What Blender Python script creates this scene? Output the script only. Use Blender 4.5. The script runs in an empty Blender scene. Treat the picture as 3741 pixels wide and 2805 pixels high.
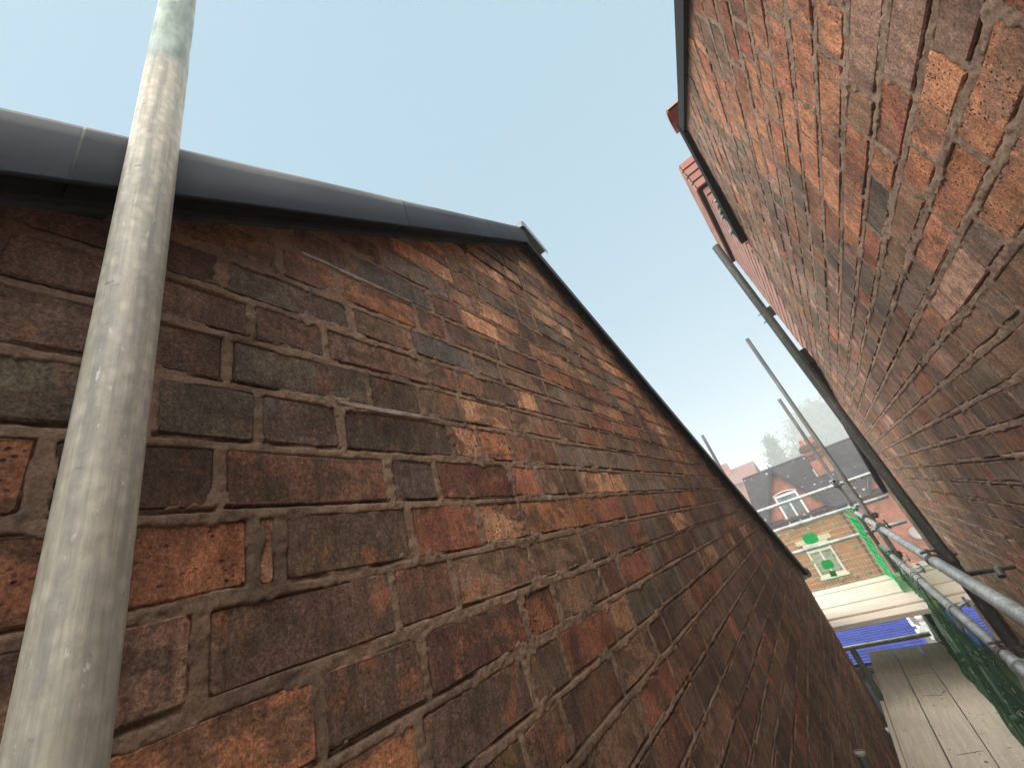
import bpy, math, random
import numpy as np
from mathutils import Vector, Matrix
rnd = random.Random(7); nr = np.random.RandomState(11)
SC = bpy.context.scene; COL = SC.collection

# ---------------------------------------------------------------- camera
RM = np.array([[0.75230824,-0.49036905,-0.43996648],[0.58761991,0.19749433,0.78466479],[-0.29788444,-0.84884285,0.43672723]])
FPX = 1452.168
cam = bpy.data.objects.new('camera', bpy.data.cameras.new('camera')); COL.objects.link(cam)
r, d, f = RM[:,0], RM[:,1], RM[:,2]
cam.matrix_world = Matrix([[r[i], -d[i], -f[i], 0] for i in range(3)] + [[0,0,0,1]])
cam.data.sensor_width = 36.0; cam.data.lens = 36.0*FPX/3741
cam.data.clip_start = 0.02; cam.data.clip_end = 3000
SC.camera = cam

# ---------------------------------------------------------------- sky, sun, exposure
SUN_EL, SUN_AZ = math.radians(62), math.radians(200)      # azimuth clockwise from +Y
w = bpy.data.worlds.new('World'); SC.world = w; w.use_nodes = True
nt = w.node_tree; nt.nodes.clear()
sky = nt.nodes.new('ShaderNodeTexSky'); sky.sky_type = 'NISHITA'; sky.sun_disc = False
sky.sun_elevation = SUN_EL; sky.sun_rotation = SUN_AZ; sky.air_density = 0.8; sky.dust_density = 1.2; sky.ozone_density = 1.0
mixs = nt.nodes.new('ShaderNodeMixRGB'); mixs.inputs[0].default_value = 0.62
mixs.inputs[2].default_value = (5.2, 7.8, 9.1, 1)
bg = nt.nodes.new('ShaderNodeBackground'); bg.inputs[1].default_value = 0.061
out = nt.nodes.new('ShaderNodeOutputWorld')
nt.links.new(sky.outputs[0], mixs.inputs[1]); nt.links.new(mixs.outputs[0], bg.inputs[0]); nt.links.new(bg.outputs[0], out.inputs[0])
sl = bpy.data.lights.new('fill_sun', 'SUN'); sl.energy = 5.0; sl.angle = math.radians(110); sl.color = (1.0, 0.93, 0.84)  # very wide, added as overcast fill to brighten the alley walls
so = bpy.data.objects.new('fill_sun', sl); COL.objects.link(so)
sd = Vector((math.sin(SUN_AZ)*math.cos(SUN_EL), math.cos(SUN_AZ)*math.cos(SUN_EL), math.sin(SUN_EL)))
so.rotation_euler = sd.to_track_quat('Z', 'Y').to_euler()
SC.view_settings.view_transform = 'Standard'; SC.view_settings.look = 'None'
SC.view_settings.exposure = 0.92; SC.view_settings.gamma = 1.0
SC.render.engine = 'CYCLES'
try:
    SC.cycles.max_bounces = 8; SC.cycles.transparent_max_bounces = 24; SC.cycles.volume_bounces = 1
except Exception: pass

# ---------------------------------------------------------------- helpers
def tag(o, label=None, cat=None, group=None, kind=None):
    if label: o['label'] = label
    if cat: o['category'] = cat
    if group: o['group'] = group
    if kind: o['kind'] = kind
    return o
def empty(name, loc, label=None, cat=None, group=None, kind=None):
    o = bpy.data.objects.new(name, None); COL.objects.link(o); o.location = loc; o.empty_display_size = .1
    return tag(o, label, cat, group, kind)
def link(name, me, parent=None, loc=None):
    o = bpy.data.objects.new(name, me); COL.objects.link(o)
    if loc is not None: o.location = loc
    if parent is not None:
        o.parent = parent; o.matrix_parent_inverse = Matrix.Translation(-Vector(world_loc(parent)))
    return o
_wl = {}
def world_loc(o):
    v = Vector(o.location)
    return v
class MB:
    """collects shapes in world coordinates"""
    def __init__(s): s.v = []; s.f = []; s.sm = []
    def add(s, vs, fs, smooth=False):
        b = len(s.v); s.v += [tuple(p) for p in vs]; s.f += [tuple(i+b for i in q) for q in fs]; s.sm += [smooth]*len(fs)
        return s
    def box(s, a, b):
        x0,y0,z0 = a; x1,y1,z1 = b
        return s.add([(x0,y0,z0),(x1,y0,z0),(x1,y1,z0),(x0,y1,z0),(x0,y0,z1),(x1,y0,z1),(x1,y1,z1),(x0,y1,z1)],
              [(0,3,2,1),(4,5,6,7),(0,1,5,4),(1,2,6,5),(2,3,7,6),(3,0,4,7)])
    def obox(s, c, ex, ey, ez):
        c, ex, ey, ez = map(Vector, (c, ex, ey, ez)); vs = []
        for k in (-1,1):
            for (i,j) in ((-1,-1),(1,-1),(1,1),(-1,1)): vs.append(c+ex*i+ey*j+ez*k)
        return s.add(vs, [(0,3,2,1),(4,5,6,7),(0,1,5,4),(1,2,6,5),(2,3,7,6),(3,0,4,7)])
    def tube(s, p0, p1, r, r1=None, n=20, hollow=0.0, caps=True):
        p0, p1 = Vector(p0), Vector(p1); r1 = r if r1 is None else r1
        q = (p1-p0).to_track_quat('Z','Y'); X = q @ Vector((1,0,0)); Y = q @ Vector((0,1,0))
        ring = lambda p, rr: [p + X*math.cos(2*math.pi*i/n)*rr + Y*math.sin(2*math.pi*i/n)*rr for i in range(n)]
        s.add(ring(p0,r)+ring(p1,r1), [(i,(i+1)%n,n+(i+1)%n,n+i) for i in range(n)], True)
        if hollow > 0:
            dd = (p1-p0).normalized(); dep = min(.35, (p1-p0).length*.45)
            for (pe, re, sg) in ((p0,r,1),(p1,r1,-1)):
                s.add(ring(pe,re)+ring(pe,re*hollow), [(i,(i+1)%n,n+(i+1)%n,n+i) for i in range(n)])
                s.add(ring(pe,re*hollow)+ring(pe+dd*dep*sg,re*hollow), [(i,(i+1)%n,n+(i+1)%n,n+i) for i in range(n)], True)
                s.add(ring(pe+dd*dep*sg,re*hollow), [tuple(range(n))])
        elif caps:
            s.add(ring(p0,r), [tuple(reversed(range(n)))]); s.add(ring(p1,r1), [tuple(range(n))])
        return s
    def path(s, pts, r, n=8):
        for a, b in zip(pts[:-1], pts[1:]): s.tube(a, b, r, n=n)
        return s
    def mesh(s, name, mat, org):
        me = bpy.data.meshes.new(name)
        ox, oy, oz = org
        me.from_pydata([(a-ox,b-oy,c-oz) for a,b,c in s.v], [], s.f)
        me.materials.append(mat)
        me.polygons.foreach_set('use_smooth', s.sm); me.update()
        return me
    def build(s, name, mat, parent=None, org=None):
        if org is None:
            a = np.array(s.v); org = tuple((a.min(0)+a.max(0))/2)
        me = s.mesh(name, mat, org)
        return link(name, me, parent, org)

# ---------------------------------------------------------------- materials
def N(nt, t, **kw):
    n = nt.nodes.new(t)
    for k, v in kw.items(): setattr(n, k, v)
    return n
class Mat:
    def __init__(s, name):
        s.m = bpy.data.materials.new(name); s.m.use_nodes = True; s.nt = s.m.node_tree
        s.b = s.nt.nodes['Principled BSDF']; s.b.inputs['Roughness'].default_value = .8
        try: s.b.inputs['Specular IOR Level'].default_value = .3
        except Exception: pass
        g = N(s.nt, 'ShaderNodeNewGeometry'); s.pos = g.outputs['Position']
        s.mapped = {}
    def L(s, a, b): s.nt.links.new(a, b)
    def vec(s, scale=(1,1,1)):
        if scale == (1,1,1): return s.pos
        m = N(s.nt, 'ShaderNodeMapping'); m.inputs['Scale'].default_value = scale; s.L(s.pos, m.inputs['Vector']); return m.outputs[0]
    def noise(s, scale, detail=6, rough=.6, st=(1,1,1), dist=0.0):
        n = N(s.nt, 'ShaderNodeTexNoise'); n.inputs['Scale'].default_value = scale; n.inputs['Detail'].default_value = detail
        n.inputs['Roughness'].default_value = rough; n.inputs['Distortion'].default_value = dist
        s.L(s.vec(st), n.inputs['Vector']); return n.outputs['Fac']
    def vor(s, scale, feat='F1', st=(1,1,1), rand=1.0):
        n = N(s.nt, 'ShaderNodeTexVoronoi', feature=feat); n.inputs['Scale'].default_value = scale
        n.inputs['Randomness'].default_value = rand
        s.L(s.vec(st), n.inputs['Vector']); return n.outputs['Distance']
    def ramp(s, x, a, b, c0=0.0, c1=1.0):
        n = N(s.nt, 'ShaderNodeMapRange', interpolation_type='SMOOTHSTEP'); n.inputs['From Min'].default_value = a; n.inputs['From Max'].default_value = b
        n.inputs['To Min'].default_value = c0; n.inputs['To Max'].default_value = c1
        s.L(x, n.inputs['Value']); return n.outputs[0]
    def math(s, op, a, b):
        n = N(s.nt, 'ShaderNodeMath', operation=op)
        for i, x in enumerate((a, b)):
            if isinstance(x, (int, float)): n.inputs[i].default_value = x
            else: s.L(x, n.inputs[i])
        return n.outputs[0]
    def mix(s, fac, a, b, mode='MIX'):
        n = N(s.nt, 'ShaderNodeMixRGB', blend_type=mode)
        for i, x in ((0, fac), (1, a), (2, b)):
            if isinstance(x, (int, float)): n.inputs[i].default_value = x
            elif isinstance(x, tuple): n.inputs[i].default_value = x + (1,) if len(x) == 3 else x
            else: s.L(x, n.inputs[i])
        return n.outputs[0]
    def attr(s, name):
        n = N(s.nt, 'ShaderNodeAttribute'); n.attribute_name = name; return n.outputs['Color'], n.outputs['Alpha']
    def bump(s, h, dist, strength=1.0, prev=None):
        n = N(s.nt, 'ShaderNodeBump'); n.inputs['Distance'].default_value = dist; n.inputs['Strength'].default_value = strength
        s.L(h, n.inputs['Height'])
        if prev is not None: s.L(prev, n.inputs['Normal'])
        return n.outputs[0]
    def done(s, col=None, rough=None, metal=None, normal=None):
        if col is not None:
            if isinstance(col, tuple): s.b.inputs['Base Color'].default_value = col + (1,)
            else: s.L(col, s.b.inputs['Base Color'])
        if rough is not None:
            if isinstance(rough, (int, float)): s.b.inputs['Roughness'].default_value = rough
            else: s.L(rough, s.b.inputs['Roughness'])
        if metal is not None: s.b.inputs['Metallic'].default_value = metal
        if normal is not None: s.L(normal, s.b.inputs['Normal'])
        return s.m
def simple(name, col, rough=.7, metal=0, var=.25, scale=20, bump=.001, st=(1,1,1)):
    m = Mat(name); n = m.noise(scale, 8, .65, st)
    c = m.mix(m.ramp(n, .3, .7), tuple(x*(1-var) for x in col), tuple(min(1, x*(1+var)) for x in col))
    return m.done(c, rough, metal, m.bump(n, bump) if bump else None)

def brick_material(name, pitted=False, clean=False):
    m = Mat(name); col, al = m.attr('bcol')
    c = col
    big = m.noise(6.5, 7, .62, (1,1,1.5), .4); n1 = m.noise(13, 9, .7); n2 = m.noise(30, 9, .68, dist=.3); n3 = m.noise(9, 8, .68, (1,1,2.0), .6)
    mid = m.noise(60, 8, .75, (1,1,.5)); fine = m.noise(210, 6, .8)
    if clean:
        c = m.mix(m.ramp(n2, .4, .7, 0, .25), c, (.25,.16,.14))
    elif pitted:
        # grey-brown skin over an orange core, worn through in patches
        c = m.mix(m.ramp(n3, .50, .57, 0, .55), c, (.175,.125,.098))
        c = m.mix(m.ramp(n1, .58, .64, 0, .5), c, (.42,.18,.09))
        c = m.mix(m.ramp(n2, .60, .70, 0, .5), c, (.26,.18,.135))
        c = m.mix(m.ramp(big, .60, .70, 0, .55), c, (.11,.075,.055))
    else:
        c = m.mix(m.ramp(n1, .55, .63, 0, .62), c, (.33,.135,.07))
        c = m.mix(m.ramp(n3, .50, .58, 0, .72), c, (.10,.068,.052))
        c = m.mix(m.ramp(n2, .60, .69, 0, .6), c, (.31,.20,.135))
        c = m.mix(m.ramp(big, .60, .68, 0, .5), c, (.21,.13,.085))
    st_ = m.noise(1.6, 5, .6, (1,1,1.6)); sk = m.noise(5, 6, .65, (2.2,2.2,.35))
    if not clean:
        c = m.mix(1, c, m.mix(m.ramp(st_, .36, .64), (.66,.64,.62), (1.3,1.28,1.24)), 'MULTIPLY'); c = m.mix(1, c, m.mix(m.ramp(sk, .36, .62), (.74,.73,.72), (1.14,1.14,1.14)), 'MULTIPLY')
    g = (.44,.42,.40), (1.72,1.70,1.66)
    if not clean: c = m.mix(1, c, m.mix(m.ramp(m.noise(460, 4, .8), .3, .7), (.66,.65,.64), (1.38,1.38,1.36)), 'MULTIPLY')
    if clean: g = (.85,.85,.85), (1.15,1.15,1.15)
    c = m.mix(1, c, m.mix(m.ramp(fine, .25, .75), *g), 'MULTIPLY')
    c = m.mix(1, c, m.mix(m.ramp(mid, .28, .72), (.62,.60,.59), (1.38,1.38,1.36)) if not clean else (1,1,1), 'MULTIPLY')
    sp = m.ramp(m.noise(130, 3, .5), .66, .72, 0, .45); c = m.mix(sp, c, (.36,.29,.23)) if not clean else c
    v = m.vor(130 if pitted else 110); v2 = m.vor(52)
    hole = m.ramp(v, .08, .30, 1, 0); hole2 = m.ramp(v2, .04, .17, 1, 0)
    gate = m.ramp(m.noise(30, 2, .5), .42, .56)
    hh = m.math('MULTIPLY', m.math('MAXIMUM', hole, hole2), gate); hh = m.math('MULTIPLY', hh, al)
    c = m.mix(m.math('MULTIPLY', hh, .8), c, (.035,.018,.012))
    b = m.bump(m.noise(42, 10, .78), .0065 if not clean else .001, 1)
    b = m.bump(fine, .0016 if not clean else .0003, 1, b)
    b = m.bump(m.math('MULTIPLY', hh, -1.0), .005, 1, b)
    return m.done(c, .92, None, b)
BR_L = brick_material('weathered_brick'); BR_R = brick_material('pitted_brick', True); BR_C = brick_material('clean_pink_brick', clean=True)

def mortar_material(name, a, b_, pale):
    m = Mat(name); n1 = m.noise(18, 9, .7); n2 = m.noise(6, 5, .6); fine = m.noise(260, 5, .8)
    c = m.mix(m.ramp(n1, .32, .68), a, b_)
    c = m.mix(m.ramp(n2, .50, .64, 0, .6), c, (.095,.068,.050)); c = m.mix(m.ramp(m.noise(34, 7, .7), .55, .66, 0, .5), c, (.10,.07,.052))
    c = m.mix(m.ramp(m.noise(13, 6, .6, (1,1,2)), .64, .72, 0, .6), c, pale)
    c = m.mix(1, c, m.mix(m.ramp(fine, .25, .75), (.6,.6,.6), (1.4,1.38,1.34)), 'MULTIPLY')
    b = m.bump(m.noise(70, 10, .8), .005, 1); b = m.bump(fine, .0014, 1, b)
    return m.done(c, .95, None, b)
MO_L = mortar_material('brown_mortar', (.215,.138,.096), (.32,.215,.150), (.45,.36,.275))
MO_R = mortar_material('grey_mortar', (.27,.175,.125), (.38,.265,.195), (.47,.38,.31))
MO_C = simple('dark_joint', (.035,.02,.018), .9)

def galv(name, base, dark, spot=.0, green=False, rough=.42, metal=.55):
    m = Mat(name)
    n = m.noise(9, 6, .6, (1,1,.25)); n2 = m.noise(40, 8, .7, (1,1,.35)); n3 = m.noise(160, 4, .7)
    c = m.mix(m.ramp(n, .35, .66), base, dark)
    c = m.mix(m.ramp(n2, .52, .72, 0, .5), c, tuple(x*1.3 for x in base))
    c = m.mix(m.ramp(n3, .3, .75, 0, .28), c, tuple(x*.6 for x in dark))
    stk = m.noise(14, 7, .7, (6,6,.22)); c = m.mix(1, c, m.mix(m.ramp(stk, .34, .66), (.70,.71,.73), (1.16,1.15,1.12)), 'MULTIPLY')
    spg = m.vor(95, 'F1', (1,1,.6)); c = m.mix(1, c, m.mix(m.ramp(spg, .1, .6), (1.1,1.1,1.1), (.86,.87,.88)), 'MULTIPLY')
    scr = m.ramp(m.noise(70, 5, .75, (1.6,1.6,.5)), .62, .68, 0, .55); c = m.mix(scr, c, (.78,.76,.70))
    if spot:
        sp = m.ramp(m.noise(62, 3, .5, (1,1,1.6)), .69, .735); c = m.mix(m.math('MULTIPLY', sp, spot), c, (.16,.17,.17))
    if green:
        sx = N(m.nt, 'ShaderNodeSeparateXYZ'); m.L(m.pos, sx.inputs[0])
        z = m.math('ADD', sx.outputs[2], m.math('MULTIPLY', m.noise(25, 4, .6), .07))
        c = m.mix(m.ramp(z, .825, .868, 0, .8), c, m.mix(m.ramp(n2, .35, .7), (.24,.34,.29), (.12,.19,.17)))
    b = m.bump(n2, .0007, 1); b = m.bump(n3, .0003, 1, b)
    return m.done(c, m.ramp(n2, .3, .7, rough-.08, rough+.15), metal, b)
G_BIG = galv('galvanised_pale', (.60,.54,.435), (.42,.395,.34), .7, True, .50, .12)
G_MID = galv('galvanised', (.62,.64,.63), (.36,.38,.38), .3, False, .38, .45)
G_DULL = galv('galvanised_dull', (.17,.17,.155), (.08,.085,.08), 0, False, .6, .3)
G_COUP = galv('coupler_steel', (.22,.22,.20), (.09,.08,.07), .5, False, .55, .5)
BLACK = simple('black_plastic', (.009,.0095,.011), .5, 0, .3, 8, .0003)
VERGE = Mat('slate_grey_plastic'); VERGE.b.inputs['Specular IOR Level'].default_value = .22; _n = VERGE.noise(3.5, 4, .5); _n2 = VERGE.noise(120, 4, .6)
VERGE = VERGE.done(VERGE.mix(VERGE.ramp(_n, .35, .65), (.015,.018,.025), (.025,.030,.040)), VERGE.ramp(_n, .3, .7, .5, .68), 0, VERGE.bump(_n2, .0003))

# ---------------------------------------------------------------- brick laying
def project(P):
    c = np.asarray(P) @ RM
    z = np.maximum(c[...,2], 1e-4)
    return 1870.5+FPX*c[...,0]/z, 1402.5+FPX*c[...,1]/z, c[...,2]

def rowjoints(u0, u1, seed, size=(.232,.116), pat=None):
    rr = random.Random(seed); us = [u0 - rr.random()*.2]; k = rr.random() < .5
    while us[-1] < u1:
        L = size[0] if k else size[1]
        if rr.random() < .22: k = k
        else: k = not k
        us.append(us[-1] + L*(1+rr.uniform(-.03,.03)))
    return us

class Wall:
    """brick face: point(u,v,w) = O + u*U + v*Z + w*W, W points out of the wall"""
    def __init__(s, O, U, W): s.O = np.array(O, float); s.U = np.array(U, float); s.W = np.array(W, float); s.Z = np.array([0,0,1.]); s.b = []
    def P(s, u, v, w_): 
        u, v, w_ = np.asarray(u)[...,None], np.asarray(v)[...,None], np.asarray(w_)[...,None]
        return s.O + u*s.U + v*s.Z + w_*s.W
def brick_geo(wall, br, simple_=False):
    """returns verts, faces for one brick"""
    u0,u1,v0,v1,seed,depth,proud = br[:7]; top = br[9] if len(br) > 9 else None
    rr = np.random.RandomState(seed)
    if simple_:
        us = [u0,u1,u1,u0]; vs = [v0,v0,v1,v1]
    else:
        cu = min(.2*(u1-u0), .0035); cv = .0035
        us = [u0+cu, (u0*2+u1)/3, (u0+u1*2)/3, u1-cu, u1, u1, u1-cu, (u0+u1*2)/3, (u0*2+u1)/3, u0+cu, u0, u0]
        vs = [v0, v0, v0, v0, v0+cv, v1-cv, v1, v1, v1, v1, v1-cv, v0+cv]
        us = np.array(us) + rr.uniform(-1,1,12)*.0022; vs = np.array(vs) + rr.uniform(-1,1,12)*.0020
    us = np.array(us, float); vs = np.array(vs, float)
    if top is not None: vs = np.minimum(vs, top(us))
    n = len(us); uc, vc = us.mean(), vs.mean()
    tu, tv = rr.uniform(-1,1,2)*.005
    fr = proud + (us-uc)*tu + (vs-vc)*tv*2
    k = .0022
    iu = us - np.sign(us-uc)*k; iv = vs - np.sign(vs-vc)*k
    if top is not None: iv = np.minimum(iv, vs)
    A = wall.P(iu, iv, fr + rr.uniform(-1,1,n)*.0006); B = wall.P(us, vs, fr-.0020-rr.rand(n)*.0014); Cc = wall.P(us, vs, np.full(n, proud-depth))
    V = np.concatenate([A,B,Cc]); F = [tuple(range(n))]
    for i in range(n):
        j = (i+1)%n; F.append((i,n+i,n+j,j)); F.append((n+i,2*n+i,2*n+j,n+j))
    return V, F
FLIP = {}
def mesh_from(name, V, F, mat, cols, org, flip=False):
    me = bpy.data.meshes.new(name)
    if flip: F = [tuple(reversed(q)) for q in F]
    me.from_pydata((V-np.array(org)).tolist(), [], F); me.materials.append(mat)
    at = me.color_attributes.new('bcol', 'FLOAT_COLOR', 'POINT'); at.data.foreach_set('color', np.asarray(cols, 'f').ravel())
    me.update(); return me

def lay(wall, parent, mat, limit, flip, stuff_name='bricks', piece='brick', min_area=0):
    """the largest bricks in view become objects, the others one mesh"""
    sc = []
    for i, b in enumerate(wall.b):
        q = wall.P(np.array([b[0],b[1],b[1],b[0]]), np.array([b[2],b[2],b[3],b[3]]), np.zeros(4))
        x, y, z = project(q); ok = (z > .05).all() and x.max() > 0 and x.min() < 3741 and y.max() > 0 and y.min() < 2805
        x = np.clip(x, -200, 3941); y = np.clip(y, -200, 3005)
        a = abs(sum(x[k]*y[(k+1)%4]-x[(k+1)%4]*y[k] for k in range(4)))/2 if ok else 0
        sc.append((a, i))
    sc.sort(reverse=True); top = set(i for a, i in sc[:limit] if a > max(min_area, 1))
    SV, SF, SCc, nb = [], [], [], 0
    for a, i in sc:
        b = wall.b[i]
        if i in top:
            V, F = brick_geo(wall, b); org = V.mean(0)
            me = mesh_from(piece, V, F, mat, np.tile(b[7], (len(V),1)), org, flip)
            link(piece, me, parent, org)
        else:
            V, F = brick_geo(wall, b, a < 60)
            SV.append(V); SF += [tuple(k+nb for k in q) for q in F]; SCc.append(np.tile(b[7], (len(V),1))); nb += len(V)
    if SV:
        V = np.concatenate(SV); org = V.mean(0)
        o = link(stuff_name, mesh_from(stuff_name, V, SF, mat, np.concatenate(SCc), org, flip), parent, org); o['kind'] = 'stuff'

def smooth_noise(shape, cell, seed):
    r_ = np.random.RandomState(seed); h, w_ = shape; gh, gw = int(h/cell)+3, int(w_/cell)+3
    g = r_.rand(gh, gw); y = np.arange(h)/cell; x = np.arange(w_)/cell
    yi, xi = y.astype(int), x.astype(int); fy, fx = y-yi, x-xi
    fy = (fy*fy*(3-2*fy))[:,None]; fx = (fx*fx*(3-2*fx))[None,:]
    a = g[yi][:,xi]; b = g[yi][:,xi+1]; c = g[yi+1][:,xi]; d_ = g[yi+1][:,xi+1]
    return (a*(1-fx)+b*fx)*(1-fy)+(c*(1-fx)+d_*fx)*fy
def mortar_sheet(wall, u0, u1, v0, v1, h, base, seed, crack=1.0, top=None):
    nu, nv = int((u1-u0)/h)+1, int((v1-v0)/h)+1
    uu = np.linspace(u0, u1, nu); vv = np.linspace(v0, v1, nv)
    inside = np.full((nv,nu), -1.0); below = np.zeros((nv,nu))
    for b in wall.b:
        if b[1] < u0-.02 or b[0] > u1+.02 or b[3] < v0-.02 or b[2] > v1+.02: continue
        i0, i1 = np.searchsorted(uu, [b[0]-.01, b[1]+.01]); j0, j1 = np.searchsorted(vv, [b[2]-.012, b[3]+.01])
        if i1 <= i0 or j1 <= j0: continue
        U_ = uu[i0:i1][None,:]; V_ = vv[j0:j1][:,None]
        dd = np.minimum(np.minimum(U_-b[0], b[1]-U_), np.minimum(V_-b[2], b[3]-V_))
        inside[j0:j1,i0:i1] = np.maximum(inside[j0:j1,i0:i1], dd)
        if crack:
            g = np.exp(-((V_-(b[2]-.0015))/.0016)**2)*((U_ > b[0]-.002) & (U_ < b[1]+.002))
            below[j0:j1,i0:i1] = np.maximum(below[j0:j1,i0:i1], g)
    n = (smooth_noise((nv,nu), .016/h, seed)-.5)*.0022 + (smooth_noise((nv,nu), .0055/h+.6, seed+1)-.5)*.0030 + (smooth_noise((nv,nu), .11/h, seed+2)-.5)*.0045 + (nr.rand(nv,nu)-.5)*min(.0012,h*.3)
    ck = np.clip((smooth_noise((nv,nu), .05/h, seed+3)-.36)*5, 0, 1)
    wd = base + n - .010*crack*below*ck
    # runs under the brick, now and then smeared over its edge
    sm = np.clip((smooth_noise((nv,nu), .040/h, seed+4)-.52)*4, 0, 1)*(.1+1.3*smooth_noise((nv,nu), .009/h, seed+5))*(.3+1.1*smooth_noise((nv,nu), .0045/h+.5, seed+6))
    edge = .0008 + .0065*sm*(h < .006)
    wd = wd + sm*.0010*(h < .006)*np.clip((edge+.004-inside)/.006, 0, 1)
    wd = wd - np.clip((inside-edge)/.0035, 0, 1)*.02
    U_, V_ = np.meshgrid(uu, vv)
    if top is not None:
        V_ = np.minimum(V_, top(U_))
    P = wall.P(U_, V_, wd).reshape(-1,3)
    idx = np.arange(nu*nv).reshape(nv,nu)
    q = np.stack([idx[:-1,:-1], idx[:-1,1:], idx[1:,1:], idx[1:,:-1]], -1).reshape(-1,4)
    if top is not None:
        keep = (V_[1:,:-1]-V_[:-1,:-1] > 1e-6).reshape(-1) | (V_[1:,1:]-V_[:-1,1:] > 1e-6).reshape(-1); q = q[keep]
    return P, q
def grid_obj(name, P, q, mat, parent, flip, smooth=True):
    me = bpy.data.meshes.new(name)
    if flip: q = q[:, ::-1]
    org = (P.min(0)+P.max(0))/2
    me.vertices.add(len(P)); me.vertices.foreach_set('co', (P-org).ravel())
    me.loops.add(q.size); me.loops.foreach_set('vertex_index', np.ascontiguousarray(q).ravel().astype('i'))
    me.polygons.add(len(q)); me.polygons.foreach_set('loop_start', np.arange(0, q.size, 4, dtype='i'))
    me.polygons.foreach_set('use_smooth', np.full(len(q), smooth))
    me.materials.append(mat); me.update(calc_edges=True); me.validate()
    return link(name, me, parent, org)

def c4(c, a=0.0, j=.12, rr=None):
    k = 1 + (rr or nr).uniform(-j, j); return (c[0]*k, c[1]*k*(1+(rr or nr).uniform(-.05,.05)), c[2]*k, a)
# =============================================================== LEFT HOUSE
LX = -0.50
left = empty('brick_house', (-4.0, 1.5, -5.6), 'old brown-brick house on the left with a slate-grey plastic verge along its gable', 'house')
LW = Wall((LX,0,0), (0,1,0), (1,0,0))
LR = (1.50, 1.455)        # ridge y, wall top z
ltop = lambda y: np.where(np.asarray(y) < LR[0], LR[1]-(LR[0]-np.asarray(y))*.62, LR[1]-(np.asarray(y)-LR[0])*.575)
beds = [-.0095,.077,.164,.248,.332,.411,.487,.562]
while beds[-1] < 1.6: beds.append(beds[-1]+.0805)
while beds[0] > -5.6: beds.insert(0, beds[0]-.0845)
known = {.164:[-.18,.046,.180,.411,.516,.741,.857], .077:[-.16,-.03,.214,.242,.436,.598,.742], -.0095:[-.06,.168,.388,.504,.729],
         .248:[-.11,.115,.222,.339,.578,.664,.781], .332:[-.04,.187,.40,.52,.636,.83], .411:[-.02,.215,.33,.56,.65,.88], .487:[-.1,.177,.388,.53,.735],
         -.094:[.05,.276,.42,.652], -.1785:[-.1,.16,.393,.621], .562:[-.2,.03,.26,.37,.567,.66,.88]}
DKB=(.165,.108,.082); MAR=(.205,.107,.075); ORG=(.38,.170,.095); PAL=(.48,.265,.165); GRY=(.180,.142,.118); TAN=(.36,.22,.142); RED=(.31,.130,.082); VDK=(.125,.080,.060); BRN=(.245,.152,.108)
picks = [(.10,.20,DKB),(.30,.20,MAR),(.46,.20,GRY),(.62,.20,(.15,.065,.048)),(.80,.20,RED),(0,.20,ORG),(-.05,.20,ORG),(.10,.115,ORG),(.228,.115,PAL),(.34,.115,VDK),(.52,.115,RED),(.67,.115,PAL),(.80,.115,PAL),(.95,.115,ORG),
  (.08,.035,BRN),(.28,.035,VDK),(.45,.035,MAR),(.62,.035,BRN),(.82,.035,BRN),(.15,-.05,ORG),(.35,-.05,VDK),(.54,-.05,(.10,.052,.042)),(.26,-.13,ORG),(.5,-.13,DKB),(.75,-.13,RED),
  (.02,.29,GRY),(.17,.29,GRY),(.28,.29,GRY),(.46,.29,(.12,.09,.072)),(.62,.285,PAL),(.70,.285,ORG),(.82,.29,MAR),(.1,.37,DKB),(.3,.37,GRY),(.46,.37,DKB),(.58,.37,DKB),(.73,.35,PAL),
  (.1,.45,DKB),(.27,.45,DKB),(.44,.45,BRN),(.60,.45,DKB),(.28,.53,GRY),(.1,.53,(.14,.08,.062)),(.46,.53,BRN),(.63,.515,(.12,.108,.098)),(.14,.60,(.22,.13,.09)),(.32,.60,(.23,.12,.08)),
  (.61,.67,(.13,.115,.10)),(.75,.66,PAL),(1.0,.84,GRY),(1.14,.85,GRY),(.68,.82,PAL),(1.4,.95,TAN),(1.3,.69,PAL),(1.5,.69,TAN),(.98,-.18,TAN),(1.1,.29,GRY),(1.25,.29,GRY),(1.4,.2,PAL)]
def lcolor(u, v, rr):
    for pu, pv, c in picks:
        if abs(u-pu) < .13 and abs(v-pv) < .045:
            pass
    t = rr.random()
    hi = v > .45 + .25*(u < .8)
    if hi:   tab = [(.20,DKB),(.34,GRY),(.52,BRN),(.66,(.20,.10,.07)),(.80,TAN),(.90,PAL),(1,ORG)]
    elif v > -.2: tab = [(.34,DKB),(.46,GRY),(.62,MAR),(.76,BRN),(.85,RED),(.93,ORG),(1,PAL)]
    else:    tab = [(.40,DKB),(.62,MAR),(.78,BRN),(.90,RED),(1,(.16,.10,.06))]
    for p, c in tab:
        if t < p: return c
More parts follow.
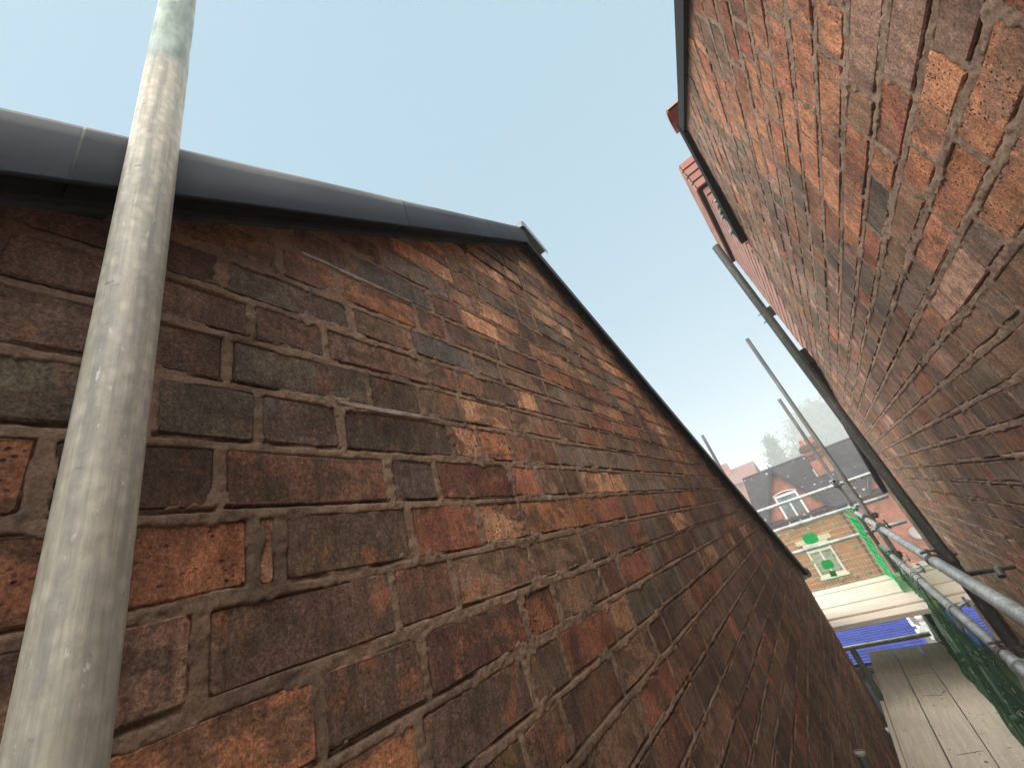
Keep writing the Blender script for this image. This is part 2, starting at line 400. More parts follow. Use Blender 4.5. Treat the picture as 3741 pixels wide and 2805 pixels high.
for bi in range(len(beds)-1):
    z0, z1 = beds[bi], beds[bi+1]; zk = round(z0, 4)
    js = None
    for kz in known:
        if abs(kz-z0) < .003: js = list(known[kz])
    if js is None: js = rowjoints(-.9, 5.1, 100+bi)
    else:
        rr = random.Random(500+bi); k = rr.random() < .5
        while js[-1] < 5.1: js.append(js[-1]+(.232 if k else .116)*(1+rr.uniform(-.03,.03))); k = (not k) if rr.random() > .2 else k
        while js[0] > -.9: js.insert(0, js[0]-(.232 if k else .116)); k = not k
    for a, b in zip(js[:-1], js[1:]):
        b = min(b, 5.14); rr = random.Random(int(bi*10007+round(a*1000)))
        u0, u1 = a+.0050+rr.random()*.002, b-.0050-rr.random()*.002
        v0, v1 = z0+.0075+rr.uniform(-.0012,.0012), z1-.0075+rr.uniform(-.0012,.0012)
        if u1-u0 < .012 or v0 > ltop(u0)-.012 and v0 > ltop(u1)-.012: continue
        if ltop((u0+u1)/2) < v0+.01: continue
        col = None; uc, vc = (a+b)/2, (z0+z1)/2
        for pu, pv, c in picks:
            if a <= pu <= b and z0 <= pv <= z1: col = c
        if col is None: col = lcolor(uc, vc, rr)
        al = 1.0 if col in (ORG, PAL) and rr.random() < .5 else .15
        t_ = ltop if v1 > min(ltop(u0), ltop(u1)) else None
        LW.b.append((u0,u1,v0,v1, rr.randrange(10**6), .035, rr.uniform(-.0012,.0010), c4(col, al, .1, np.random.RandomState(rr.randrange(10**6))), None, t_))
lay(LW, left, BR_L, 300, False)
P_, q_ = mortar_sheet(LW, -.22, 1.25, -.35, 1.02, .0028, .0004, 1, 1.0, ltop); grid_obj('mortar', P_, q_, MO_L, left, False)
P_, q_ = mortar_sheet(LW, 1.25, 5.14, -1.2, 1.5, .010, -.0005, 5, .5, ltop); grid_obj('mortar', P_, q_, MO_L, left, False)
P_, q_ = mortar_sheet(LW, -.22, 1.25, -1.2, -.35, .008, -.0015, 6, .5); grid_obj('mortar', P_, q_, MO_L, left, False)
P_, q_ = mortar_sheet(LW, -.9, 5.14, -5.6, -1.2, .05, -.006, 7, 0); grid_obj('mortar', P_, q_, MO_L, left, False)
P_, q_ = mortar_sheet(LW, -.9, -.22, -1.2, .6, .007, -.0008, 8, .4, ltop); grid_obj('mortar', P_, q_, MO_L, left, False)
# gable body behind the facing, and the front wall
yy = [-.9, LR[0], 5.075]
def slabpoly(pts, x0, x1):
    m_ = MB(); n = len(pts); m_.add([(x0,y,z) for y,z in pts]+[(x1,y,z) for y,z in pts], [tuple(range(n)), tuple(range(2*n-1,n-1,-1))]+[(i,n+i,n+(i+1)%n,(i+1)%n) for i in range(n)]); return m_
FARBR = Mat('brick_pattern')
_bt = N(FARBR.nt, 'ShaderNodeTexBrick'); _bt.inputs['Scale'].default_value = 4.3; _bt.inputs['Mortar Size'].default_value = .012; _bt.inputs['Brick Width'].default_value = .98; _bt.inputs['Row Height'].default_value = .34
_bt.inputs['Color1'].default_value = (.42,.165,.105,1); _bt.inputs['Color2'].default_value = (.33,.125,.08,1); _bt.inputs['Mortar'].default_value = (.36,.22,.16,1)
_sw = N(FARBR.nt, 'ShaderNodeSeparateXYZ'); FARBR.L(FARBR.pos, _sw.inputs[0]); _cb = N(FARBR.nt, 'ShaderNodeCombineXYZ')
FARBR.L(FARBR.math('ADD', _sw.outputs[0], _sw.outputs[1]), _cb.inputs[0]); FARBR.L(_sw.outputs[2], _cb.inputs[1]); FARBR.L(_cb.outputs[0], _bt.inputs['Vector'])
FARBR = FARBR.done(FARBR.mix(1, _bt.outputs[0], FARBR.mix(FARBR.ramp(FARBR.noise(3, 8, .7), .3, .7), (.72,.72,.72), (1.25,1.2,1.15)), 'MULTIPLY'), .9)
slabpoly([(-.9,-5.6),(5.075,-5.6),(5.075,float(ltop(5.075))-.03),(LR[0],LR[1]-.03),(-.9,float(ltop(-.9))-.03)], LX-.23, LX-.03).build('gable_wall', MO_L, left)
MB().box((-8.5,4.87,-5.6),(LX-.24,5.09,-.62)).build('front_wall', FARBR, left)
# roof slopes
SLATE = simple('roof_slate', (.05,.052,.056), .6, 0, .3, 12, .003)
mr = MB()
mr.obox((-4.48, .14, .655), (3.99,0,0), (0,1.42,.88), (0,-.022,.035)); mr.obox((-4.48, 3.41, .33), (3.99,0,0), (0,1.92,-1.104), (0,.022,.035)); mr.build('roof', SLATE, left)
# dry verge units: a lipped plastic profile run along the slope
def verge_unit(y0, z0, y1, z1, xo, xi, hgt, mat, name, parent, lip=.012, bulge=.006, sag=0):
    prof = [(xo-.004, .0005), (xo-.001, .0), (xo, .004), (xo+bulge*.2, hgt*.35), (xo+bulge*.2, hgt*.62), (xo-.001, hgt*.80), (xo-.004, hgt*.84), (xo-.007, hgt*.90), (xo-.014, hgt*.97), (xo-.030, hgt*1.0), (xi-.05, hgt*1.0)]
    m_ = MB(); n = len(prof)
    V = [(x, y0, z0+h) for x, h in prof] + [(x, y1, z1+h) for x, h in prof]
    m_.add(V, [(i, i+1, n+i+1, n+i) for i in range(n-1)], True)
    m_.add([V[i] for i in range(n)], [tuple(reversed(range(n)))]); m_.add([V[n+i] for i in range(n)], [tuple(range(n))])
    return m_.build(name, mat, parent)
lo = lambda y: .507 + .62*y           # lower edge of the face
js = [-.95,-.475,.012,.555,1.02,1.40]
for a, b in zip(js[:-1], js[1:]):
    MB().add([(x,y,lo(y)+h) for y in (a+.0016,b-.0016) for x, h in ((LX-.01,.026),(-.458,.022),(-.4445,.0),(-.4445,.012),(LX-.01,.036))], [(0,1,6,5),(1,2,7,6),(2,3,8,7),(3,4,9,8),(4,0,5,9),(0,1,2,3,4),(9,8,7,6,5)]).build('under_lip_shade', BLACK, left)  # underside of the grey units, coloured black to stand for its shade
    verge_unit(a+.0016, lo(a+.0016), b-.0016, lo(b-.0016), -.440, LX+.004, .124, VERGE, 'verge_unit', left)
    verge_unit(b-.0035, lo(b-.0035)-.0005, b+.0035, lo(b+.0035)-.0005, -.4408, LX+.004, .1245, BLACK, 'verge_joint', left)
hz = lambda y: 1.385 - .563*(y-1.40)
js = [1.40,1.86,2.33,2.80,3.27,3.74,4.21,4.68,5.22]
for a, b in zip(js[:-1], js[1:]):
    verge_unit(a+.0015, hz(a+.0015), b-.0015, hz(b-.0015), -.450, LX+.004, .085, BLACK, 'verge_unit', left, bulge=.002)
MB().tube((-.462,5.20,hz(5.2)+.03),(-.462,5.26,hz(5.26)+.03),.038).build('verge_end', BLACK, left)
cap = MB()
for (ya,za,yb,zb) in ((1.365,1.482,1.40,1.503),(1.40,1.503,1.56,1.411)):
    cap.add([(-.428,ya,za-.030),(-.424,ya,za),(-.60,ya,za+.004),(-.428,yb,zb-.030),(-.424,yb,zb),(-.60,yb,zb+.004)], [(0,1,4,3),(1,2,5,4)])
cap.add([(-.428,1.365,1.452),(-.424,1.365,1.482),(-.60,1.365,1.486)], [(0,1,2)])
cap.build('ridge_cap', simple('grey_ridge_cap', (.30,.36,.38), .45), left)
RIDGE_T = simple('ridge_tile', (.10,.10,.105), .7)
MB().tube((-.62,1.44,1.46),(-8.4,1.44,1.46),.07,n=12).build('ridge_tile', RIDGE_T, left)
# a few pale slivers of newer mortar in the joints
PALEM = simple('pale_mortar', (.42,.37,.33), .9, 0, .3, 60, .002)
for (u0,u1,v0,th) in ((.335,.545,.334,.0062),(.70,.82,.414,.005),(.30,.56,.645,.004)):
    n = 14; m_ = MB(); rr = random.Random(int(u0*100))
    vs = []
    for i in range(n+1):
        u = u0+(u1-u0)*i/n; t = th*(.35+.65*math.sin(math.pi*min(1,max(0,(i+.6)/(n+1.2))))**.5)*rr.uniform(.75,1.15)
        vs += [(LX+.0035,u,v0-t+rr.uniform(-.001,.001)),(LX+.0055,u,v0+rr.uniform(-.001,.001)),(LX-.012,u,v0+t),(LX-.014,u,v0-t)]
    m_.add(vs, [(4*i+k,4*i+4+k,4*i+4+(k+1)%4,4*i+(k+1)%4) for i in range(n) for k in range(4)]); m_.build('mortar_sliver', PALEM, left)

# =============================================================== RIGHT HOUSE
b0, kk = .40, .047
Un = math.hypot(1, kk); RU = (kk/Un, 1/Un, 0); RW = (-1/Un, kk/Un, 0)
right = empty('brick_house', (4.0, 2.5, -5.6), 'old orange and grey pitted-brick house on the right with a dark bargeboard and pink chimney', 'house')
RWL = Wall((b0,0,0), RU, RW)
rRy, rRz = 2.27, 2.12
rtop = lambda y: np.where(np.asarray(y) < rRy, rRz-(rRy-np.asarray(y))*.600, rRz-(np.asarray(y)-rRy)*.462)
rb = [.404,.484,.565,.655,.745,.838]
while rb[-1] < 2.3: rb.append(rb[-1]+.086)
while rb[0] > -5.6: rb.insert(0, rb[0]-.0855)
rb2 = sorted(rb)
OR1=(.44,.20,.118); OR2=(.39,.165,.098); RE2=(.35,.135,.09); MVE=(.27,.165,.130); DG=(.185,.138,.110); PK=(.42,.25,.20); BN=(.25,.150,.100); OLV=(.24,.150,.088)
rpk = [(.80,.44,OR1),(.93,.355,OR2),(1.12,.355,OR1),(.76,.355,OR1),(.88,.27,OR1),(.70,.27,OR2),(1.02,.27,DG),(.90,.53,RE2),(1.2,.54,(.15,.12,.10)),(.9,.61,BN),(1.36,.28,PK),(1.74,.20,PK),(.66,.61,MVE),(.62,.53,MVE),(.66,.44,MVE),(.95,.7,OR1),(1.1,.79,OR1),(1.0,.88,OR1),(1.25,.7,OR1),(1.3,.95,OR2),(1.1,1.04,OR1),(1.05,.44,BN),(1.62,.36,(.20,.085,.05))]
known_r = {.404:[.46,.695,.91,1.03,1.26], .3185:[.60,.825,1.05,1.27,1.38], .484:[.58,.805,.99,1.10,1.33]}
for bi in range(len(rb2)-1):
    z0, z1 = rb2[bi], rb2[bi+1]; js = None
    for kz in known_r:
        if abs(kz-z0) < .002:
            js = list(known_r[kz]); rr = random.Random(bi); k = True
            while js[-1] < 7.6: js.append(js[-1]+(.232 if k else .116)); k = (not k) if rr.random() > .2 else k
            while js[0] > -.6: js.insert(0, js[0]-(.232 if k else .116)); k = not k
    if js is None: js = rowjoints(-.6, 7.6, 900+bi)
    for a, b in zip(js[:-1], js[1:]):
        b = min(b, 7.60); rr = random.Random(int(bi*20011+round(a*1000)+5))
        u0, u1 = a+.006+rr.random()*.003, b-.006-rr.random()*.003
        v0, v1 = z0+.0095+rr.uniform(-.002,.002), z1-.0095+rr.uniform(-.002,.002)
        um = (u0+u1)/2
        if u1-u0 < .012 or rtop(um) < v0+.012: continue
        col = None
        for pu, pv, c in rpk:
            if a <= pu*Un <= b and z0 <= pv <= z1: col = c
        if col is None:
            t = rr.random(); vc = (z0+z1)/2
            if vc > .3 and um < 1.7 and vc > .3+(um-1.0)*.5: tab = [(.50,OR1),(.66,OR2),(.76,RE2),(.86,MVE),(.95,DG),(1,BN)]
            elif vc > .25: tab = [(.36,MVE),(.62,DG),(.78,BN),(.90,OR2),(1,PK)]
            else: tab = [(.34,BN),(.58,DG),(.74,MVE),(.86,OLV),(.95,OR2),(1,PK)]
            for p, c in tab:
                if t < p: col = c; break
        al = 1.0 if col in (OR1,OR2,RE2) else .12
        t_ = rtop if v1 > min(rtop(u0), rtop(u1)) else None
        RWL.b.append((u0,u1,v0,v1, rr.randrange(10**6), .035, rr.uniform(-.0015,.0013), c4(col, al, .1, np.random.RandomState(rr.randrange(10**6))), None, t_))
lay(RWL, right, BR_R, 300, True)
for args in ((.45,1.9,-.05,1.35,.0036,-.0003,21,.8),(1.9,7.6,-1.4,2.2,.014,-.0002,22,.3),(-.6,.45,-1.4,1.2,.007,-.0006,23,.4),(.45,1.9,1.35,2.1,.010,-.0002,24,.3),(.45,1.9,-1.4,-.05,.010,-.0002,25,.3),(-.6,7.6,-5.6,-1.4,.06,-.008,26,0)):
    P_, q_ = mortar_sheet(RWL, *args, rtop); grid_obj('mortar', P_, q_, MO_R, right, True)
def rp(u, z, w_=0.0):
    return tuple(RWL.P(u, z, w_))
pts = [(-.6,-5.6),(7.575,-5.6),(7.575,float(rtop(7.575))-.03),(rRy,rRz-.03),(-.6,float(rtop(-.6))-.03)]
m_ = MB(); n = len(pts); m_.add([rp(u,z,-.03) for u,z in pts]+[rp(u,z,-.25) for u,z in pts], [tuple(range(n)), tuple(range(2*n-1,n-1,-1))]+[(i,n+i,n+(i+1)%n,(i+1)%n) for i in range(n)]); m_.build('gable_wall', MO_R, right)
MB().box((1.1,7.36,-5.6),(8.5,7.58,-.45)).build('front_wall', FARBR, right)
TERRA = simple('terracotta_roof', (.20,.085,.07), .8, 0, .3, 14, .003)
m_ = MB()
def rslab(u0,u1,x1):
    a = rp(u0, float(rtop(u0))+.0, .0); b = rp(u1, float(rtop(u1))+.0, .0)
    V = [(a[0],a[1],a[2]),(b[0],b[1],b[2]),(x1,b[1],b[2]),(x1,a[1],a[2])]; V += [(x,y,z+.05) for x,y,z in V]
    m_.add(V, [(0,3,2,1),(4,5,6,7),(0,1,5,4),(1,2,6,5),(2,3,7,6),(3,0,4,7)])
rslab(-.6, rRy, 8.5); rslab(rRy, 7.75, 8.5); m_.build('roof', TERRA, right)
DARKW = simple('dark_bargeboard', (.006,.005,.005), .95, 0, .4, 30, .001)
def barge(u0, u1, h0, h1, w1, name, wend=None):
    m_ = MB(); a = (float(rtop(u0)), float(rtop(u1)))
    we = w1 if wend is None else wend
    V = [rp(u0,a[0]-h0,.004),rp(u0,a[0]-h0,w1),rp(u0,a[0]+h1,w1),rp(u0,a[0]+h1,.004),rp(u1,a[1]-h0,.004),rp(u1,a[1]-h0,we),rp(u1,a[1]+h1,we),rp(u1,a[1]+h1,.004)]
    m_.add(V, [(3,2,1,0),(4,5,6,7),(0,1,5,4),(1,2,6,5),(2,3,7,6),(3,0,4,7)]); return m_.build(name, DARKW, right)
barge(-.6, rRy, .022, .04, .022, 'bargeboard')
barge(rRy, 3.14, .045, .06, .030, 'bargeboard', .050)
barge(4.62, 7.65, .05, .10, .055, 'bargeboard')
# torn mortar fillet at the cut end of the board
m_ = MB(); rr = random.Random(4)
for i in range(26):
    u = 2.85+rr.random()*.3; s_ = rr.uniform(.008,.02)
    m_.obox(rp(u, float(rtop(u))+.05+rr.random()*.04, .03+rr.random()*.02), (s_,0,s_*.3), (0,s_,.002), (0,.003,s_*.8))
m_.build('mortar_fillet', simple('grey_mortar_lump', (.30,.30,.28), .95), right)
# red ridge tile poking past the gable top
m_ = MB(); c = Vector(rp(2.30, rRz+.10, -.02))
rt = []
for k in range(9):
    t = math.radians(-65+k*16.25); rt.append((math.sin(t)*.12, math.cos(t)*.12))
rt2 = [(a*.86, b*.86) for a, b in rt]
V = []
for off in (-.05, .5):
    for a, b in rt: V.append((c.x+off, c.y+a, c.z+b-.02))
    for a, b in rt2: V.append((c.x+off, c.y+a, c.z+b-.02))
n = 9
F = [(i,i+1,2*n+i+1,2*n+i) for i in range(n-1)]+[(n+i+1,n+i,3*n+i,3*n+i+1) for i in range(n-1)]+[(i+1,i,n+i,n+i+1) for i in range(n-1)]
m_.add(V, F, False); m_.build('ridge_tile', simple('red_ridge_tile', (.33,.12,.095), .75), right)
# pink rebuilt chimney, flush with the gable, toothed into the old brickwork
ch = empty('chimney', rp(4.2, 1.0), None); ch.parent = right; ch.matrix_parent_inverse = Matrix.Translation(-Vector(right.location)); ch['label'] = 'clean pink brick chimney with oversailing top courses'
PINK=(.46,.255,.205)
cu0, cu1, ctop = 3.36, 4.86, 2.80
CW = Wall(tuple(np.array((b0,0,0))+np.array(RW)*.004), RU, RW)
pitch = .0855; nc = 26; zb_ = ctop - nc*pitch
for i in range(nc):
    z0 = zb_+i*pitch; over = i >= nc-4
    a0, a1 = (cu0-.03, cu1+.03) if over else (cu0, cu1)
    # below the roof line the new bricks stop in stepped teeth
    ulim = a0
    for st in np.arange(a0, a1, .058):
        if rtop(st) < z0+.10: ulim = st; break
    else: continue
    k = i % 2; u = ulim
    while u < a1-.02:
        L = .232 if k else .116; k = not k; e = min(u+L, a1); rr = random.Random(int(i*997+u*1000))
        CW.b.append((u+.005, e-.005, z0+.0085, z0+pitch-.0085, rr.randrange(10**6), .03, (.045 if over else .001)+rr.uniform(-.001,.001), c4(PINK, 0, .10, np.random.RandomState(rr.randrange(10**6))), None, None)); u = e
lay(CW, ch, BR_C, 260, True)
# near end face (faces the camera) courses
NWALL = Wall(rp(cu0, 0, .004), (1/Un*1.0, -kk/Un, 0), (-kk/Un, -1/Un, 0))
for i in range(nc):
    z0 = zb_+i*pitch; over = i >= nc-4
    if z0 < 1.6: continue
    u = -.03 if over else .0; k = i % 2
    while u < .6:
        L = .232 if k else .116; k = not k; rr = random.Random(int(i*97+u*1000)+3)
        NWALL.b.append((u+.004, u+L-.004, z0+.0085, z0+pitch-.0085, rr.randrange(10**6), .03, .045 if over else .001, c4((.40,.19,.155), 0, .1, np.random.RandomState(rr.randrange(10**6))), None, None)); u += L
lay(NWALL, ch, BR_C, 60, True)
m_ = MB(); 
for (a,b,z0_,z1_,ww) in ((cu0,cu1,.75,ctop-4*pitch,-.007),(cu0-.03,cu1+.03,ctop-4*pitch+.004,ctop,.036)):
    V = [rp(a+.004,z0_,ww),rp(b-.004,z0_,ww),rp(b-.004,z0_,-.6),rp(a+.004,z0_,-.6)]; V += [(x,y,z1_) for x,y,z in V]
    m_.add(V, [(0,3,2,1),(4,5,6,7),(0,1,5,4),(1,2,6,5),(2,3,7,6),(3,0,4,7)])
m_.build('core', MO_C, ch)
# far edge shadow line / flashing strip and small bracket
m_ = MB(); p0 = Vector(rp(4.86, 2.44, .05)); p1 = Vector(rp(3.36, 2.44, .04)); 
bk = MB(); pb = Vector(rp(4.87, 1.72, .0)); bk.obox(pb+Vector((-.02,.03,.0)), (.03,0,0), (0,.035,0), (0,0,.05)); bk.tube(pb+Vector((-.04,.04,.04)), pb+Vector((-.14,.10,.05)), .014, .004); bk.tube(pb+Vector((-.04,.04,-.05)), pb+Vector((-.14,.10,-.06)), .014, .004)
bk.build('bracket', BLACK, ch)

# =============================================================== FOREGROUND POLE
pole = empty('scaffold_tube', (-.426,.072,-1.78), 'thick pale galvanised tube close in front of the left gable, faded green at its top', 'scaffold tube')
MB().tube((-.426,.072,-1.8),(-.426,.072,2.4),.02415,n=96,hollow=.86).build('tube', G_BIG, pole)

# =============================================================== ALLEY SCAFFOLD
def coupler(c, a, b, name, parent, mat=G_COUP, s=1.0):
    """double coupler: two short sleeves on directions a and b, flanges, bolts and nuts"""
    c, a, b = Vector(c), Vector(a).normalized(), Vector(b).normalized(); n_ = a.cross(b).normalized(); m_ = MB()
    o = n_*.026*s
    m_.tube(c-o-a*.028*s, c-o+a*.028*s, .029*s, n=16); m_.tube(c+o-b*.028*s, c+o+b*.028*s, .029*s, n=16)
    m_.obox(c, a*.024*s, b*.024*s, n_*.012*s)
    for (q, ax, off) in ((c-o, a, b), (c+o, b, a)):
        m_.obox(q+off*.040*s, ax*.016*s, off*.014*s, n_*.006*s)
        m_.tube(q+off*.044*s-n_*.03*s, q+off*.044*s+n_*.045*s, .0065*s, n=8); m_.tube(q+off*.044*s+n_*.022*s, q+off*.044*s+n_*.034*s, .012*s, n=6)
        m_.obox(q-off*.034*s, ax*.012*s, off*.010*s, n_*.008*s)
    return m_.build(name, mat, parent)
asc = empty('scaffold', (.3,3,-5.6), 'steel tube scaffold standing in the alley beside the right-hand brick wall', 'scaffold')
MB().tube((.318,2.82,-5.6),(.318,2.82,1.60),.02415,n=32,hollow=.86).build('standard', G_DULL, asc)
MB().tube((.265,-1.2,-.485),(.265,7.0,-.485),.02415,n=32,hollow=.86).build('guard_rail', G_MID, asc)
MB().tube((.275,-1.2,-.87),(.275,6.6,-.87),.02415,n=32,hollow=.86).build('guard_rail', G_MID, asc)
MB().tube((.345,-1.2,-1.50),(.345,6.4,-1.50),.02415,n=24,hollow=.86).build('ledger', G_DULL, asc)
coupler((.292,2.82,-.485),(0,1,0),(0,0,1),'coupler',asc)
coupler((.300,2.82,-.87),(0,1,0),(0,0,1),'coupler',asc)
for y in (4.5,5.6): coupler((.27,y,-.485),(0,1,0),(1,0,.2),'coupler',asc)
for y, z in ((4.49,-.485),(4.44,-.87),(4.6,-.87),(5.16,-.87),(3.62,-.87)):
    x = .265 if z > -.6 else .275
    MB().tube((x,y-.008,z),(x,y+.008,z),.0275,n=24).build('band', G_COUP, asc)
def clip(y, x=.275, z=-.87, s=1.0):
    m_ = MB(); m_.tube((x,y-.022,z),(x,y+.022,z),.031*s,n=18)
    m_.obox((x-.012,y,z-.050),(.010,0,0),(0,.026,0),(0,0,.036)); m_.obox((x+.042,y+.006,z+.016),(.046,0,.016),(0,.022,0),(-.0015,0,.0045)); m_.tube((x+.07,y,z+.0),(x+.07,y,z+.055),.007,n=8)
    m_.tube((x-.02,y-.012,z-.03),(x-.03,y-.012,z-.085),.006,n=8); m_.tube((x-.02,y+.012,z-.03),(x-.03,y+.012,z-.085),.006,n=8)
    return m_.build('clamp', G_MID, asc)
for y in (2.66,3.58,4.70,5.30): clip(y)
# a fixed ledge fitting on the right wall by the standard
MB().tube((.34,2.80,-.56),(.52,2.95,-.60),.010).tube((.44,2.82,-.60),(.45,2.85,-.57),.014,n=10).build('wall_tie', G_COUP, asc)
MB().tube((.34,2.78,-.98),(.50,2.80,-.99),.012).tube((.41,2.76,-.97),(.42,2.78,-.96),.013,n=10).build('wall_tie', G_COUP, asc)
for (y, x0, x1, z) in ((6.12,-.60,.52,-1.85),(5.92,-.60,.52,-1.86),(4.78,-.56,.52,-1.85),(3.1,-.5,.5,-1.86),(1.5,-.5,.48,-1.86)):
    MB().tube((x0,y,z),(x1,y,z),.02415,n=20,hollow=.86).build('transom', G_MID if y > 4 else G_DULL, asc)
MB().tube((-.70,6.86,-1.838),(.197,6.86,-1.838),.02415,n=24,hollow=.86).build('transom', G_MID, asc)
MB().tube((-.462,2.90,-5.6),(-.462,2.90,-1.192),.0225,n=32,hollow=.86).build('standard', G_DULL, asc); MB().tube((-.462,2.90,-1.20),(-.462,2.90,-1.19),.0240,n=32,hollow=.90,caps=False).build('rim', simple('worn_rim', (.34,.31,.27), .5), asc)

WOODG = Mat('weathered_board'); _a = WOODG.noise(5, 8, .6, (9,.6,9)); _b = WOODG.noise(3, 6, .6); _c = WOODG.noise(160, 5, .8)
_col = WOODG.mix(WOODG.ramp(_a, .3, .7), (.66,.57,.46), (.52,.45,.36)); _col = WOODG.mix(WOODG.ramp(_b, .45, .7, 0, .5), _col, (.46,.40,.29))
_col = WOODG.mix(WOODG.ramp(WOODG.noise(26, 3, .5), .66, .71, 0, .6), _col, (.12,.10,.085))
_col = WOODG.mix(1, _col, WOODG.mix(WOODG.ramp(_c, .3, .7), (.78,.78,.78), (1.2,1.2,1.2)), 'MULTIPLY')
WOODG = WOODG.done(_col, .9, None, WOODG.bump(_c, .001, 1, WOODG.bump(_a, .0015)))
WOODP = Mat('pale_board'); _a = WOODP.noise(4, 8, .65, (1.2,11,11)); _c = WOODP.noise(120, 4, .7)
_col = WOODP.mix(WOODP.ramp(_a, .3, .7), (.70,.61,.515), (.55,.46,.375)); _col = WOODP.mix(1, _col, WOODP.mix(WOODP.ramp(_c, .3, .7), (.88,.88,.88), (1.1,1.1,1.1)), 'MULTIPLY')
WOODP = WOODP.done(_col, .85, None, WOODP.bump(_a, .001))
def board(x0, x1, y0, y1, z0, mat, label, group, sag=0, n=14, axis='y'):
    """bevelled plank with a gentle bow along its length"""
    m_ = MB(); t = .038; bv = .003; rr = random.Random(int(abs(x0*971+y0*131)*7))
    V = []
    for i in range(n+1):
        f_ = i/n; dz = sag*math.sin(f_*math.pi)+rr.uniform(-.0008,.0008); e0, e1 = rr.uniform(-.0015,.0015), rr.uniform(-.0015,.0015)
        sec = [(0+e0,-t),(1,-t),(1,-bv),(1,0),(0,0),(0,-bv)]
        if axis == 'y':
            y = y0+(y1-y0)*f_; a, b = x0+e0, x1+e1
            V += [(a,y,z0-t+dz),(b,y,z0-t+dz),(b,y,z0-bv+dz),(b-bv,y,z0+dz),(a+bv,y,z0+dz),(a,y,z0-bv+dz)]
        else:
            x = x0+(x1-x0)*f_; a, b = y0+e0, y1+e1
            V += [(x,b,z0-t+dz),(x,a,z0-t+dz),(x,a,z0-bv+dz),(x,a+bv,z0+dz),(x,b-bv,z0+dz),(x,b,z0-bv+dz)]
    F = [(6*i+k, 6*i+(k+1)%6, 6*i+6+(k+1)%6, 6*i+6+k) for i in range(n) for k in range(6)]
    F = [tuple(reversed(q)) for q in F]
    F += [tuple(range(6)), tuple(reversed(range(6*n,6*n+6)))]
    m_.add(V, F); o = m_.build('scaffold_board', mat)
    tag(o, label, 'board', group); return o
ga = 'scaffold boards laid along the alley'
board(-.431,-.204,-1.5,6.40,-1.78,WOODG,'plain grey-beige board along the alley, nearest the left wall',ga,.0)
mb_ = board(-.198,.021,-1.5,6.36,-1.786,WOODG,'middle alley board scratched, cracked and marked with dark spots',ga,.0)
board(.027,.252,-1.5,6.34,-1.778,WOODG,'speckled beige board along the alley, beside the green netting',ga,.0)
board(.375,.600,-1.5,5.70,-1.79,WOODG,'narrow strip of board seen outside the clamped lower rail, by the right wall',ga,.0)
# scratches and knots in the middle board: shallow dark inlays
SCR = simple('dark_scratch', (.085,.055,.04), .95, 0, .3, 50, 0)
def scratch(pts, wd):
    m_ = MB(); z = -1.7845
    for (a, b) in zip(pts[:-1], pts[1:]):
        a, b = Vector((a[0],a[1],z)), Vector((b[0],b[1],z)); t = (b-a).normalized(); s_ = Vector((-t.y,t.x,0))*wd*.5
        m_.add([a-s_,a+s_,b+s_*.8,b-s_*.8,a-Vector((0,0,.003)),b-Vector((0,0,.003))], [(0,3,2,1),(0,4,5,3),(1,2,5,4)])
    return m_.build('scratch', SCR, mb_)
for p, wd in (([(-.17,2.98),(-.02,3.02),(.02,3.10)],.022),([(-.06,3.10),(.0,2.78),(.015,2.66)],.008),([(-.12,3.50),(-.08,3.42),(-.06,3.25),(-.03,3.12)],.009),([(-.14,4.22),(.0,4.25)],.006),
              ([(-.15,5.15),(-.04,5.12),(.01,5.2)],.005),([(-.17,5.62),(.01,5.6)],.005),([(-.03,3.7),(.01,3.75)],.01),([(-.17,2.95),(-.165,2.8)],.016),([(-.16,3.3),(-.13,3.42)],.006),([(-.1,2.5),(0,2.52)],.005),([(-.13,2.2),(-.03,2.22)],.006)):
    scratch(p, wd)
for (x, y, rr_) in ((-.145,3.63,.014),(-.06,3.62,.012),(-.12,3.52,.013),(-.07,4.03,.010),(-.02,4.12,.008),(-.05,2.62,.012)):
    m_ = MB(); m_.add([(x+math.cos(t*math.pi/4)*rr_*1.25, y+math.sin(t*math.pi/4)*rr_*1.9, -1.7846) for t in range(8)]+[(x,y,-1.7856)], [(t,(t+1)%8,8) for t in range(8)]); m_.build('knot', SCR, mb_)

# =============================================================== FRONT SCAFFOLD
fsc = empty('scaffold', (0,6.5,-5.6), 'steel tube scaffold across the street end of the alley, its poles rising into sky', 'scaffold')
for (x, y, zt) in ((.315,5.82,1.87),(.285,7.27,1.25),(-.955,7.27,1.23),(-1.6,5.82,1.0)):
    MB().tube((x,y,-5.6),(x,y,zt),.02415,n=24,hollow=.86).build('standard', galv('galvanised_pole', (.30,.30,.275), (.16,.165,.16), 0, False, .55, .4) if x == .315 else bpy.data.materials['galvanised_pole'], fsc)
for z in (-.125,-.435,-.762):
    MB().tube((-1.9,7.215,z),(.69,7.215,z+.004),.02415,n=24,hollow=.86).build('guard_rail', G_MID, fsc)
MB().tube((-1.9,7.33,-1.30),(.9,7.33,-1.30),.02415,n=20,hollow=.86).build('ledger', G_MID, fsc)
MB().tube((-1.9,5.75,-1.30),(.62,5.75,-1.30),.02415,n=20,hollow=.86).build('ledger', G_MID, fsc)
MB().tube((.262,6.86,-.066),(.262,7.95,-.066),.02415,n=24,hollow=.84).build('transom', G_MID, fsc)
MB().tube((.290,6.86,-.450),(.290,7.95,-.450),.02415,n=24,hollow=.84).build('transom', G_MID, fsc)
for (x,z) in ((.285,-.125),(.285,-.435),(.285,-.762),(-.955,-.125),(-.955,-.435)): coupler((x,7.243,z),(1,0,0),(0,0,1),'coupler',fsc)
